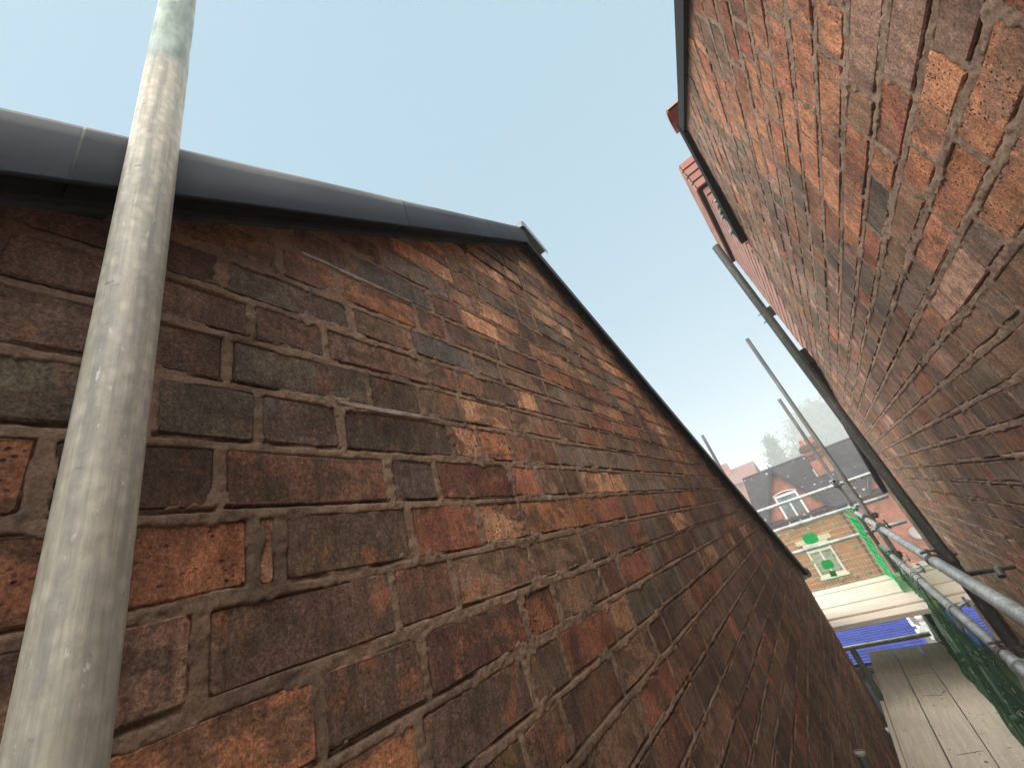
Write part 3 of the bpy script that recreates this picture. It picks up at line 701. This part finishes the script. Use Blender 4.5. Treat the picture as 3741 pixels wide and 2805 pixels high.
coupler((.262,7.1,-.095),(0,1,0),(1,0,0),'coupler',fsc); coupler((.33,5.85,-.485),(0,1,0),(0,0,1),'coupler',fsc)
coupler((.30,5.8,-.87),(0,1,0),(0,0,1),'coupler',fsc)
names = ['nearest the alley','second from the alley','third from the alley','in the middle','third from the far rail','second from the far rail','lying furthest out by the net']
ys = [5.16,5.386,5.63,5.856,6.085,6.32,6.55]
for i, y in enumerate(ys):
    board(-2.0, (.92 if i else .90), y, y+.222, -1.20 + (.012 if i in (1,3,6) else 0)-.006*(i==0), WOODP, 'pale scaffold board across the street end, '+names[i], 'pale boards of the front scaffold', axis='x')

# ---------------------------------------------------------------- nets
NETF = Mat('tinted_net_film'); NETF.m.blend_method = 'BLEND' if hasattr(NETF.m,'blend_method') else None
def net_material(name, tcol, dcol, fac):
    m = bpy.data.materials.new(name); m.use_nodes = True; nt = m.node_tree; nt.nodes.clear()
    o = nt.nodes.new('ShaderNodeOutputMaterial'); t = nt.nodes.new('ShaderNodeBsdfTransparent'); t.inputs[0].default_value = tcol+(1,)
    d_ = nt.nodes.new('ShaderNodeBsdfDiffuse'); d_.inputs[0].default_value = dcol+(1,); tr = nt.nodes.new('ShaderNodeBsdfTranslucent'); tr.inputs[0].default_value = dcol+(1,)
    a = nt.nodes.new('ShaderNodeAddShader'); mx = nt.nodes.new('ShaderNodeMixShader')
    n = nt.nodes.new('ShaderNodeTexNoise'); n.inputs['Scale'].default_value = 9; n.inputs['Detail'].default_value = 5
    g = nt.nodes.new('ShaderNodeNewGeometry'); nt.links.new(g.outputs['Position'], n.inputs['Vector'])
    mr_ = nt.nodes.new('ShaderNodeMapRange'); mr_.inputs[1].default_value = .3; mr_.inputs[2].default_value = .7; mr_.inputs[3].default_value = max(0,fac-.07); mr_.inputs[4].default_value = min(1,fac+.07)
    nt.links.new(n.outputs['Fac'], mr_.inputs[0]); nt.links.new(mr_.outputs[0], mx.inputs[0])
    nt.links.new(d_.outputs[0], a.inputs[0]); nt.links.new(tr.outputs[0], a.inputs[1]); nt.links.new(t.outputs[0], mx.inputs[1]); nt.links.new(a.outputs[0], mx.inputs[2]); nt.links.new(mx.outputs[0], o.inputs[0])
    return m
NET_Y = net_material('yellow_green_film', (.88,.86,.66), (.36,.36,.24), .14)
NET_G = net_material('green_net', (.05,.45,.18), (.010,.32,.095), .78)
NET_D = net_material('dark_green_net', (.42,.58,.46), (.06,.125,.075), .46)
GRN = simple('green_plastic', (.01,.34,.09), .5, 0, .25, 30, 0); GRD = simple('deep_green_plastic', (.005,.16,.02), .5, 0, .2, 30, 0); YEL = simple('pale_cord', (.60,.62,.42), .7, 0, .2, 30, 0)
PGR = simple('pale_green_plastic', (.28,.48,.30), .6, 0, .3, 30, 0)
fn = empty('debris_net', (-.4,7.27,-1.2), 'see-through yellow-green safety mesh with green discs tied to the street-side rails', 'netting')
Yn = 7.262; nx, nz = 26, 12; V = []; 
for j in range(nz+1):
    for i in range(nx+1):
        x = -1.25+1.42*i/nx; z = -.455-.93*j/nz; V.append((x, Yn+.012*math.sin(i*.7+j*.4)+.008*math.sin(j*1.3), z))
MB().add(V, [(j*(nx+1)+i, j*(nx+1)+i+1, (j+1)*(nx+1)+i+1, (j+1)*(nx+1)+i) for j in range(nz) for i in range(nx)], True).build('film', NET_Y, fn)
m_ = MB(); ycord = Yn-.022
for j in range(15):
    z = -.50-.062*j; m_.path([(-1.25+.142*i, ycord+.008*math.sin(i+j), z+.004*math.sin(i*2.1+j)) for i in range(11)], .0016 if j % 2 else .0026, 5)
for i in range(40):
    x = -1.23+i*.036; z0 = -.50 if i % 6 == 0 else -.98
    m_.tube((x,ycord,z0),(x+.004,ycord,-1.38),.0012,n=4)
o = m_.build('cords', YEL, fn); o['kind'] = 'stuff'
for (px,pz,rx,rz,mat) in ((-.365,-.645,.090,.056,GRN),(-.352,-.995,.068,.044,GRN)):
    m_ = MB(); n = 28; V = []
    for k in range(n):
        t = 2*math.pi*k/n; e = 3.2 if rx > .05 else 2
        V.append((px+math.copysign(abs(math.cos(t))**(2/e),math.cos(t))*rx, Yn-.034, pz+math.copysign(abs(math.sin(t))**(2/e),math.sin(t))*rz*1.25))
    V += [(a,b+.006,c) for a,b,c in V]; m_.add(V, [tuple(range(n)), tuple(range(2*n-1,n-1,-1))]+[(k,n+k,n+(k+1)%n,(k+1)%n) for k in range(n)]); m_.build('green_disc', mat, fn)
MB().obox((-.353,Yn-.041,-1.112),(.036,0,-.004),(0,.004,0),(.004,0,.034)).build('green_patch', GRD, fn)
for (x,z) in ((-.70,-.50),(-.50,-.485),(-.14,-.50),(-.03,-.56),(-.32,-.53),(.05,-.88),(-.23,-.90),(-.50,-.92),(-.30,-1.20),(-.13,-1.20),(.02,-1.19),(-.42,-1.30),(-.60,-.53)):
    m_ = MB(); m_.tube((x,Yn-.045,z),(x,Yn+.01,z),.013,.009,n=10); m_.tube((x,Yn-.05,z),(x,Yn-.04,z),.017,.019,n=10); m_.obox((x+.004,Yn-.03,z-.02),(.015,0,.002),(0,.004,0),(0,0,.006)); m_.build('toggle', PGR, fn)
# bright folded strip hanging from the rail ends
m_ = MB(); V = []; nu_, nv_ = 12, 40
for j in range(nv_+1):
    t = j/nv_
    for i in range(nu_+1):
        s_ = i/nu_; y = 7.15-1.35*s_; x = .0235*7.15+.028*s_ + .012*math.sin(s_*9+t*3)+.008*math.sin(t*31+s_*5)*(1-s_*.4); z = -.45-(.82+.10*s_)*t + .012*math.sin(s_*7)
        V.append((x,y,z))
sn = empty('debris_net', (.19,6.5,-1.3), 'bright green net strip bunched and hanging from the tube ends at the alley mouth', 'netting')
m_.add(V, [(j*(nu_+1)+i, j*(nu_+1)+i+1, (j+1)*(nu_+1)+i+1, (j+1)*(nu_+1)+i) for j in range(nv_) for i in range(nu_)], True); m_.build('sheet', NET_G, sn)
m_ = MB()
for j in range(12):
    t = (j+.5)/12; m_.path([(.0235*7.15+.028*s_-.012+.012*math.sin(s_*9+t*3), 7.15-1.35*s_, -.45-(.82+.10*s_)*t+.02*s_) for s_ in (0,.25,.5,.75,1)], .0028, 5)
o = m_.build('pale_creases', simple('pale_green_cord', (.16,.6,.3), .6), sn); o['kind'] = 'stuff'
m_ = MB()
for k in range(5): m_.tube((.20+.02*k,6.95-.05*k,-.43-.012*(k%3)),(.30-.01*k,7.05,-.50-.02*k),.012-.001*k,.006,n=8)
m_.build('bunched_top', GRN, sn)
# darker net draped along the alley side of the boards
an = empty('debris_net', (.23,3.5,-1.78), 'dark green debris netting draped along the right edge of the alley boards', 'netting')
def anp(s_, t):
    y = -.8+7.2*s_; x = .282-.070*t+.013*math.sin(s_*40+t*2)*t+.008*math.sin(s_*97+3*t)+.005*math.sin(s_*211+t*9)+.004*math.sin(t*19+s_*60); z = -.905-.862*t - .02*math.sin(s_*23)*(1-t)
    return (x, y, z)
nu_, nv_ = 220, 14
V = [anp(i/nu_, j/nv_) for j in range(nv_+1) for i in range(nu_+1)]
MB().add(V, [(j*(nu_+1)+i, j*(nu_+1)+i+1, (j+1)*(nu_+1)+i+1, (j+1)*(nu_+1)+i) for j in range(nv_) for i in range(nu_)], True).build('sheet', NET_D, an)
m_ = MB(); rr = random.Random(9)
for k in range(230):
    s_ = rr.random(); t = rr.random()*.95; L = rr.uniform(.003,.009); a = Vector(anp(s_,t)); b = Vector(anp(min(1,s_+L),min(1,t+rr.uniform(-.01,.03)))); m_.tube(a-Vector((.006,0,0)), b-Vector((.006,0,0)), .0013, n=4)
o = m_.build('loose_threads', simple('thread', (.42,.45,.36), .7), an); o['kind'] = 'stuff'
m_ = MB()
for t in (0.01,.33,.66,.985):
    m_ = MB(); m_.path([tuple(Vector(anp(i/60,t))-Vector((.004,0,0))) for i in range(61)], .0035, 5); m_.build('hem_cord', NET_D, an)

# small things at the alley end
o = MB().tube((.57,20,-5.53),(.57,20,-5.02),.055,.10,n=16).build('bollard', simple('white_paint', (.72,.72,.68), .5))
hd = MB()
for k in range(6):
    a0 = math.pi*k/6; a1 = math.pi*(k+1)/6
    hd.tube((.57,20,-4.86-.13*math.cos(a0)),(.57,20,-4.86-.13*math.cos(a1)),max(.01,.125*math.sin(a0)),max(.01,.125*math.sin(a1)),n=14,caps=False)
hd.build('head', bpy.data.materials['white_paint'], o)
tag(o, 'white tapered bollard with a rounded head beyond the blue roofs', 'bollard')
o = MB().obox((.40,20.6,-5.42),(.13,.03,0),(-.03,.16,0),(0,.01,.09)).tube((.45,20.5,-5.36),(.36,20.8,-5.28),.09,.04,n=10).build('rubble_sack', simple('white_sack', (.62,.62,.52), .8)); tag(o, 'small crumpled white sack beside the white bollard', 'sack')
board(-.472,-.440,4.1,5.75,-1.80,WOODG,'thin offcut of board between the drainpipe and the alley boards',None,.0)
crd = MB().obox((.53,6.80,-1.17),(.10,0,.0),(0,.09,.01),(0,-.001,.004)).build('card', simple('white_card', (.75,.72,.66), .7)); tag(crd, 'white card with a red square on the far boards beneath the silver rail', 'card')
MB().obox((.49,6.80,-1.162),(.018,.004,0),(-.004,.028,.002),(0,0,.002)).build('red_mark', simple('red_print', (.55,.01,.05), .6), crd)
dp = MB().tube((-.452,5.22,-5.6),(-.452,5.22,-1.42),.026,n=24)
for z in (-1.6,-2.6): dp.tube((-.452,5.22,z-.02),(-.452,5.22,z+.02),.032,n=20); dp.obox((-.485,5.17,z),(.012,0,0),(0,.05,0),(0,0,.014))
tag(dp.build('drainpipe', simple('green_grey_pipe', (.115,.125,.095), .6, 0, .35, 12, .001)), 'green-grey drainpipe at the far corner of the left gable', 'drainpipe')

# =============================================================== BLUE CONTAINERS
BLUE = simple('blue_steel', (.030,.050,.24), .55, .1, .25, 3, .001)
SIDE_SHADE = simple('shaded_container_steel', (.03,.035,.05), .7)  # shadow on the container sides, put into the colour
def container(x0, x1, y0, y1, label, tape):
    c_ = empty('site_container', ((x0+x1)/2,(y0+y1)/2,-5.6), label, 'container', 'blue corrugated site containers')
    m_ = MB(); zt = -3.0; n = int((y1-y0)/.165); pr = []
    for i in range(n):
        y = y0+(y1-y0)*i/n; p = (y1-y0)/n
        pr += [(y,zt),(y+p*.40,zt),(y+p*.52,zt-.06),(y+p*.88,zt-.06)]
    pr.append((y1,zt)); V = [(x0+.06,y,z) for y,z in pr]+[(x1-.06,y,z) for y,z in pr]; k = len(pr)
    m_.add(V, [(i,k+i,k+i+1,i+1) for i in range(k-1)]); m_.build('roof', BLUE, c_)
    for (a,b) in (((x0,y0,zt-.12),(x0+.06,y1,zt+.01)),((x1-.06,y0,zt-.12),(x1,y1,zt+.01)),((x0+.06,y0-.0,zt-.14),(x1-.06,y0+.06,zt-.065)),((x0+.06,y1-.06,zt-.14),(x1-.06,y1,zt-.065))):
        MB().box(a,b).build('top_rail', BLUE, c_)
    MB().box((x0+.02,y0+.02,-5.56),(x1-.02,y1-.02,zt-.15)).build('side_wall', SIDE_SHADE, c_)
    if tape:
        for i, (y, l) in enumerate(((11.3,.22),(11.75,.42),(12.25,.20),(12.5,.16),(12.75,.12))):
            MB().box((x1-.055,y,zt+.012),(x1-.005,y+l,zt+.016)).build('reflective_tape', bpy.data.materials['white_paint'], c_)
container(-2.3,.20,10.25,12.95,'blue corrugated container roof below the boards, with white tape along its edge',True)
container(.78,3.2,10.25,12.95,'blue corrugated container roof seen between the rails and the right wall',False)

# =============================================================== GROUND
ASPH = simple('asphalt', (.05,.05,.052), .9, 0, .25, 30, .003); PAVE = simple('paving', (.12,.11,.10), .9, 0, .2, 8, .002); CONC = simple('alley_concrete', (.12,.11,.10), .95, 0, .3, 6, .004); GRASS = simple('earth', (.07,.085,.04), 1, 0, .3, .4, .01)
def struct(o): o['kind'] = 'structure'; return o
struct(MB().box((-600,-200,-5.9),(600,900,-5.64)).build('ground', GRASS)); struct(MB().box((-200,-20,-5.64),(200,8.6,-5.60)).build('alley_floor', CONC))
struct(MB().box((-200,8.6,-5.64),(200,9.0,-5.55)).build('kerb', PAVE)); struct(MB().box((-200,9.0,-5.64),(200,19.5,-5.615)).build('road', ASPH))
struct(MB().box((-200,19.5,-5.64),(200,23.98,-5.52)).build('pavement', PAVE))

# =============================================================== HOUSE OPPOSITE
HS = 1.2; HY = 24.0
WHITE = simple('white_upvc', (.78,.78,.76), .45, 0, .06, 10, 0)
GLASS = Mat('window_glass'); _g = GLASS.noise(1.2, 3, .5); GLASS = GLASS.done(GLASS.mix(GLASS.ramp(_g,.4,.6), (.13,.16,.165), (.30,.34,.34)), .12)
CURT = simple('brown_blind', (.16,.115,.085), .8, 0, .2, 6, 0)
ROOFT = Mat('grey_roof_tiles'); _r1 = ROOFT.noise(2.2, 6, .65); _r2 = ROOFT.vor(2.6); _r3 = ROOFT.noise(1.1, 3, .5)
_col = ROOFT.mix(ROOFT.ramp(_r1, .3, .7), (.035,.034,.037), (.068,.060,.060)); _l = ROOFT.math('MULTIPLY', ROOFT.ramp(_r2, .11, .20, 1, 0), ROOFT.ramp(_r3, .46, .56))
ROOFT = ROOFT.done(ROOFT.mix(ROOFT.math('MULTIPLY', _l, .9), _col, (.62,.62,.58)), .85)
house = empty('brick_house', (1.0,28,-5.6), 'red brick house across the street with twin steep gables and lichen-spotted grey roof', 'house')
x0h, x1h = -2.7, 7.2
MB().box((x0h,HY,-5.6),(x1h,HY+8,-1.14)).build('wall', FARBR, house)
gcs = (-.94*HS, 2.62*HS); gw, gz0, gz1 = 1.17*HS, -.98*HS, .96*HS
for gx in gcs:
    n = 3; V = [(gx-gw,HY-.02,-1.12),(gx+gw,HY-.02,-1.12),(gx,HY-.02,gz1)]; V += [(a,HY+.2,c) for a,b,c in V]
    MB().add(V, [(0,1,2),(5,4,3),(0,3,4,1),(1,4,5,2),(2,5,3,0)]).build('gable', FARBR, house)
# main roof: tile courses
def tiled(p00, du, dv, nu_, nv_, name, mat, parent, gapf=.03):
    """rows of overlapping tiles: p00 low corner, du along the eaves, dv up the slope"""
    p00, du, dv = Vector(p00), Vector(du), Vector(dv); nrm = du.cross(dv).normalized(); m_ = MB(); a, b = du/nu_, dv/nv_; rr = random.Random(nu_)
    for j in range(nv_):
        for i in range(nu_):
            o_ = p00 + a*(i+(.5 if j%2 else 0)) + b*j + nrm*rr.uniform(0,.006); g_ = a*(1-gapf)
            m_.add([o_+nrm*.03, o_+g_+nrm*.03, o_+g_+b*1.05+nrm*.008, o_+b*1.05+nrm*.008, o_-nrm*.004, o_+g_-nrm*.004], [(0,1,2,3),(4,5,1,0)])
    o = m_.build(name, mat, parent); o['kind'] = 'stuff'; return o
ye, ze, yr, zr = HY-.25, -1.22, HY+4.0, 1.40
MB().add([(x0h-.2,ye,ze),(x1h,ye,ze),(x1h,yr,zr),(x0h-.2,yr,zr),(x1h,HY+8.2,ze),(x0h-.2,HY+8.2,ze)], [(0,1,2,3),(3,2,4,5)]).build('roof', ROOFT, house)
tiled((x0h-.2,ye,ze+.01),(x1h-x0h+.2,0,0),(0,yr-ye,zr-ze),60,40,'roof_tiles',ROOFT,house)
MB().tube((x0h-.2,yr,zr+.02),(x1h,yr,zr+.02),.09,n=10).build('ridge_tiles', ROOFT, house)
for gx in gcs:
    for sg in (-1,1):
        e = Vector((gx+sg*(gw+.10),HY-.22,gz0-.14)); a = Vector((gx,HY-.22,gz1+.10)); back = Vector((0,3.6,0))
        MB().add([e,a,a+back,e+back*.2], [(0,1,2,3) if sg < 0 else (3,2,1,0)]).build('gable_roof', ROOFT, house)
        if sg < 0: tiled(tuple(e),tuple(Vector((0,.01,0))+back*.99),tuple(a-e),14,12,'roof_tiles',ROOFT,house)
        dd = (a-e); m_ = MB(); m_.add([e+Vector((0,-.02,-.16)),a+Vector((0,-.02,-.22)),a+Vector((0,-.02,.03)),e+Vector((0,-.02,.05)),e+Vector((0,.05,-.16)),a+Vector((0,.05,-.22)),a+Vector((0,.05,.03)),e+Vector((0,.05,.05))], [(0,1,2,3),(7,6,5,4),(0,4,5,1),(3,2,6,7),(0,3,7,4),(1,5,6,2)])
        m_.build('bargeboard', simple('dark_grey_board', (.045,.045,.05), .7) if 'dark_grey_board' not in bpy.data.materials else bpy.data.materials['dark_grey_board'], house)
    MB().tube((gx,HY-.2,gz1+.02),(gx,HY-.2,gz1+.26),.035,.015,n=8).build('finial', ROOFT, house)
def window(cx, w_, zt, zb, split, arch, parent, sill=True):
    y = HY-.075; wn = MB().box((cx-w_/2+.05,y+.02,zb+.05),(cx+w_/2-.05,y+.03,zt-.05)).build('window', GLASS, parent)
    def fr(a, b, nm='frame'): return MB().box(a,b).build(nm, WHITE, wn)
    fr((cx-w_/2,y-.03,zb),(cx-w_/2+.08,y+.05,zt)); fr((cx+w_/2-.08,y-.03,zb),(cx+w_/2,y+.05,zt)); fr((cx-w_/2+.08,y-.03,zt-.10),(cx+w_/2-.08,y+.05,zt)); fr((cx-w_/2+.08,y-.03,zb),(cx+w_/2-.08,y+.05,zb+.09))
    fr((cx-w_/2+.08,y-.025,zb+split),(cx+w_/2-.08,y+.04,zb+split+.08),'transom'); fr((cx-.035,y-.027,zb+.09),(cx+.035,y+.04,zb+split),'mullion')
    if sill: MB().box((cx-w_/2-.07,y-.09,zb-.09),(cx+w_/2+.07,y+.05,zb-.003)).build('sill', WHITE, wn)
    if arch:
        m_ = MB(); n = 14; V = []
        for k in range(n+1):
            t = -1+2*k/n; x = cx+t*(w_/2+.03); h = .11*(1-t*t); V += [(x,y-.035,zt+h-.01),(x,y-.035,zt+h+.03),(x,y+.03,zt+h+.03),(x,y+.03,zt+h-.01)]
        m_.add(V, [(4*k+a,4*k+4+a,4*k+4+(a+1)%4,4*k+(a+1)%4) for k in range(n) for a in range(4)]); m_.build('arch_head', WHITE, wn)
        MB().box((cx-w_/2+.085,y+.005,zb+.095),(cx+w_/2-.085,y+.015,zb+.55)).build('blind', CURT, wn)
    return wn
for gx in gcs:
    window(gx-.02*HS, 1.02, -.03, -1.42, 1.00, True, house)
    window(gx-.02*HS, 1.02, -2.34, -3.74, 1.02, False, house)
    MB().box((gx-.02*HS-.72,HY-.06,-2.32),(gx-.02*HS+.72,HY+.02,-2.12)).build('lintel', simple('cream_stone', (.66,.62,.50), .8) if 'cream_stone' not in bpy.data.materials else bpy.data.materials['cream_stone'], house)
chm = empty('chimney', (.98,26.3,0)); chm.parent = house; chm.matrix_parent_inverse = Matrix.Translation(-Vector(house.location))
def cbox(a,b,nm,mat): return MB().box(a,b).build(nm,mat,chm)
cbox((.55,26.0,-.3),(1.40,26.7,1.50),'stack',FARBR); cbox((.50,25.95,1.02),(1.45,26.75,1.10),'band',simple('sooty_band',(.10,.065,.05),.9)); 
for i,(e,z0_,z1_) in enumerate(((.07,1.20,1.30),(.10,1.503,1.70),(.04,1.703,1.80))): cbox((.55-e,26.0-e,z0_),(1.40+e,26.7+e,z1_),'oversail',simple('sooty_brick',(.13,.075,.055),.9) if 'sooty_brick' not in bpy.data.materials else bpy.data.materials['sooty_brick'])
LEAD = simple('pale_lead', (.50,.52,.52), .6)
cbox((.50,25.93,-.05),(1.45,25.98,.12),'flashing',LEAD); cbox((.47,25.98,-.03),(.53,26.75,.60),'flashing',LEAD); cbox((1.42,25.98,-.03),(1.48,26.75,.60),'flashing',LEAD)
POT = simple('clay_pot', (.40,.15,.09), .8)
for x in (.72,.98,1.24): MB().tube((x,26.35,1.80),(x,26.35,2.12),.11,.09,n=14,hollow=.8).build('pot', POT, chm)
m_ = MB(); m_.tube((.42,26.3,1.2),(.42,26.3,2.35),.015,n=6); m_.tube((.20,26.3,2.33),(.62,26.3,2.37),.012,n=6)
for k in range(5): m_.tube((.24+.08*k,26.15,2.34),(.24+.08*k,26.45,2.34),.006,n=5)
m_.build('aerial', simple('aerial_metal', (.3,.3,.3), .5), chm)
# satellite dish on the front wall
ds = empty('satellite_dish', (1.92*HS,HY,-2.54*HS), None); ds.parent = house; ds.matrix_parent_inverse = Matrix.Translation(-Vector(house.location))
m_ = MB(); c = Vector((1.93*HS,HY-.30,-2.50*HS)); ax = Vector((.35,-.85,.35)).normalized(); q = ax.to_track_quat('Z','Y'); V = [c]; F = []
for r_ in range(1,5):
    for k in range(20):
        t = 2*math.pi*k/20; rad = .25*r_/4; V.append(c+q@Vector((rad*math.cos(t),rad*math.sin(t),rad*rad*.5)))
F = [(0,1+k,1+(k+1)%20) for k in range(20)]+[(1+r_*20+k,21+r_*20+k,21+r_*20+(k+1)%20,1+r_*20+(k+1)%20) for r_ in range(3) for k in range(20)]
m_.add(V,F,True); m_.build('reflector', simple('dish_grey', (.34,.33,.31), .6), ds); MB().tube(c,(c.x,HY,c.z-.05),.02,n=8).tube(c-q@Vector((0,.25,0)),c+ax*.32,.01,n=6).build('arm', G_COUP, ds)
gt = MB(); 
for gx in gcs: gt.tube((gx+gw+.1,HY-.30,-1.26),(gx+gw+1.1,HY-.30,-1.26),.05,n=10)
gt.tube((.44,HY-.08,-1.3),(.44,HY-.08,-5.5),.04,n=10); gt.build('gutter', BLACK, house)
# far red roof in the mist on the left
fr_ = empty('far_house', (-8,62,-5.6), 'pale red roof fading into the mist behind the grey roof, left of the trees', 'house')
MB().box((-14,60,-5.6),(-4.6,68,2.9)).build('wall', FARBR, fr_); MB().add([(-14.3,59.6,2.8),(-4.3,59.6,2.8),(-4.3,64,5.0),(-14.3,64,5.0),(-4.3,68.4,2.8),(-14.3,68.4,2.8)], [(0,1,2,3),(3,2,4,5)]).build('roof', TERRA, fr_)
MB().box((-8.2,62.6,4.0),(-7.3,63.6,5.9)).build('chimney', FARBR, fr_)

# =============================================================== TREES
LEAF = Mat('leaves'); _l = LEAF.noise(.5, 5, .6); LEAF = LEAF.done(LEAF.mix(LEAF.ramp(_l,.35,.65), (.045,.075,.03), (.10,.13,.05)), .8)
BARK = simple('bark', (.08,.065,.05), .95)
def tree(x, y, h, spread, z0, conic, seed, label, nb=60, lf=.30, cl=70):
    rr = random.Random(seed); t_ = empty('tree', (x,y,z0), label, 'tree', 'trees in the mist'); tr = MB(); lv = MB()
    tr.tube((x,y,z0),(x,y,z0+h*.55),h*.02,h*.011,n=10); tr.tube((x,y,z0+h*.55),(x+.1,y,z0+h*.94),h*.011,h*.002,n=8)
    for k in range(nb):
        f_ = rr.uniform(.28,.98); az = rr.uniform(0,2*math.pi)
        R_ = spread*((1-f_)*1.25+.08 if conic else math.sqrt(max(.02,1-((f_-.62)/.40)**2)))*rr.uniform(.55,1.0)
        p0 = Vector((x,y,z0+h*f_*.86)); p1 = Vector((x+math.cos(az)*R_, y+math.sin(az)*R_, z0+h*f_+ (R_*.10 if not conic else -R_*.05)))
        tr.tube(p0,p1,h*.005,h*.001,n=5)
        for c_ in range(cl):
            q_ = p0.lerp(p1, rr.uniform(.35,1.08)) + Vector((rr.gauss(0,1),rr.gauss(0,1),rr.gauss(0,.8)))*spread*.085
            a = Vector((rr.uniform(-1,1),rr.uniform(-1,1),rr.uniform(-1,1))).normalized(); b = a.cross(Vector((rr.uniform(-1,1),rr.uniform(-1,1),rr.uniform(-1,1)))).normalized(); s_ = lf*rr.uniform(.5,1.2)
            lv.add([q_-a*s_,q_+b*s_*.5,q_+a*s_,q_-b*s_*.5],[(0,1,2,3)])
    tr.build('trunk', BARK, t_); lv.build('crown', LEAF, t_)
tree(-2.5, 125, 20.2, 6.2, -5.6, True, 3, 'smaller pointed tree in the mist just left of the chimney', 70, .40, 60)
tree(15.2, 170, 28.8, 15, -5.6, False, 8, 'large rounded tree fading into the mist behind the chimney and poles', 90, .80, 90)
tree(4.1, 150, 15.2, 9, -5.6, False, 12, 'low bushy tree in the mist between the pointed tree and the large one', 60, .58, 60)

# =============================================================== MIST
hz_ = bpy.data.materials.new('mist'); hz_.use_nodes = True; nt = hz_.node_tree; nt.nodes.clear()
vo = nt.nodes.new('ShaderNodeVolumePrincipled'); vo.inputs['Color'].default_value = (.86,.885,.89,1); vo.inputs['Density'].default_value = .0065
mo = nt.nodes.new('ShaderNodeOutputMaterial'); nt.links.new(vo.outputs[0], mo.inputs['Volume'])
o = MB().box((-620,-210,-7.0),(620,920,25.0)).build('haze', hz_); o['kind'] = 'stuff'
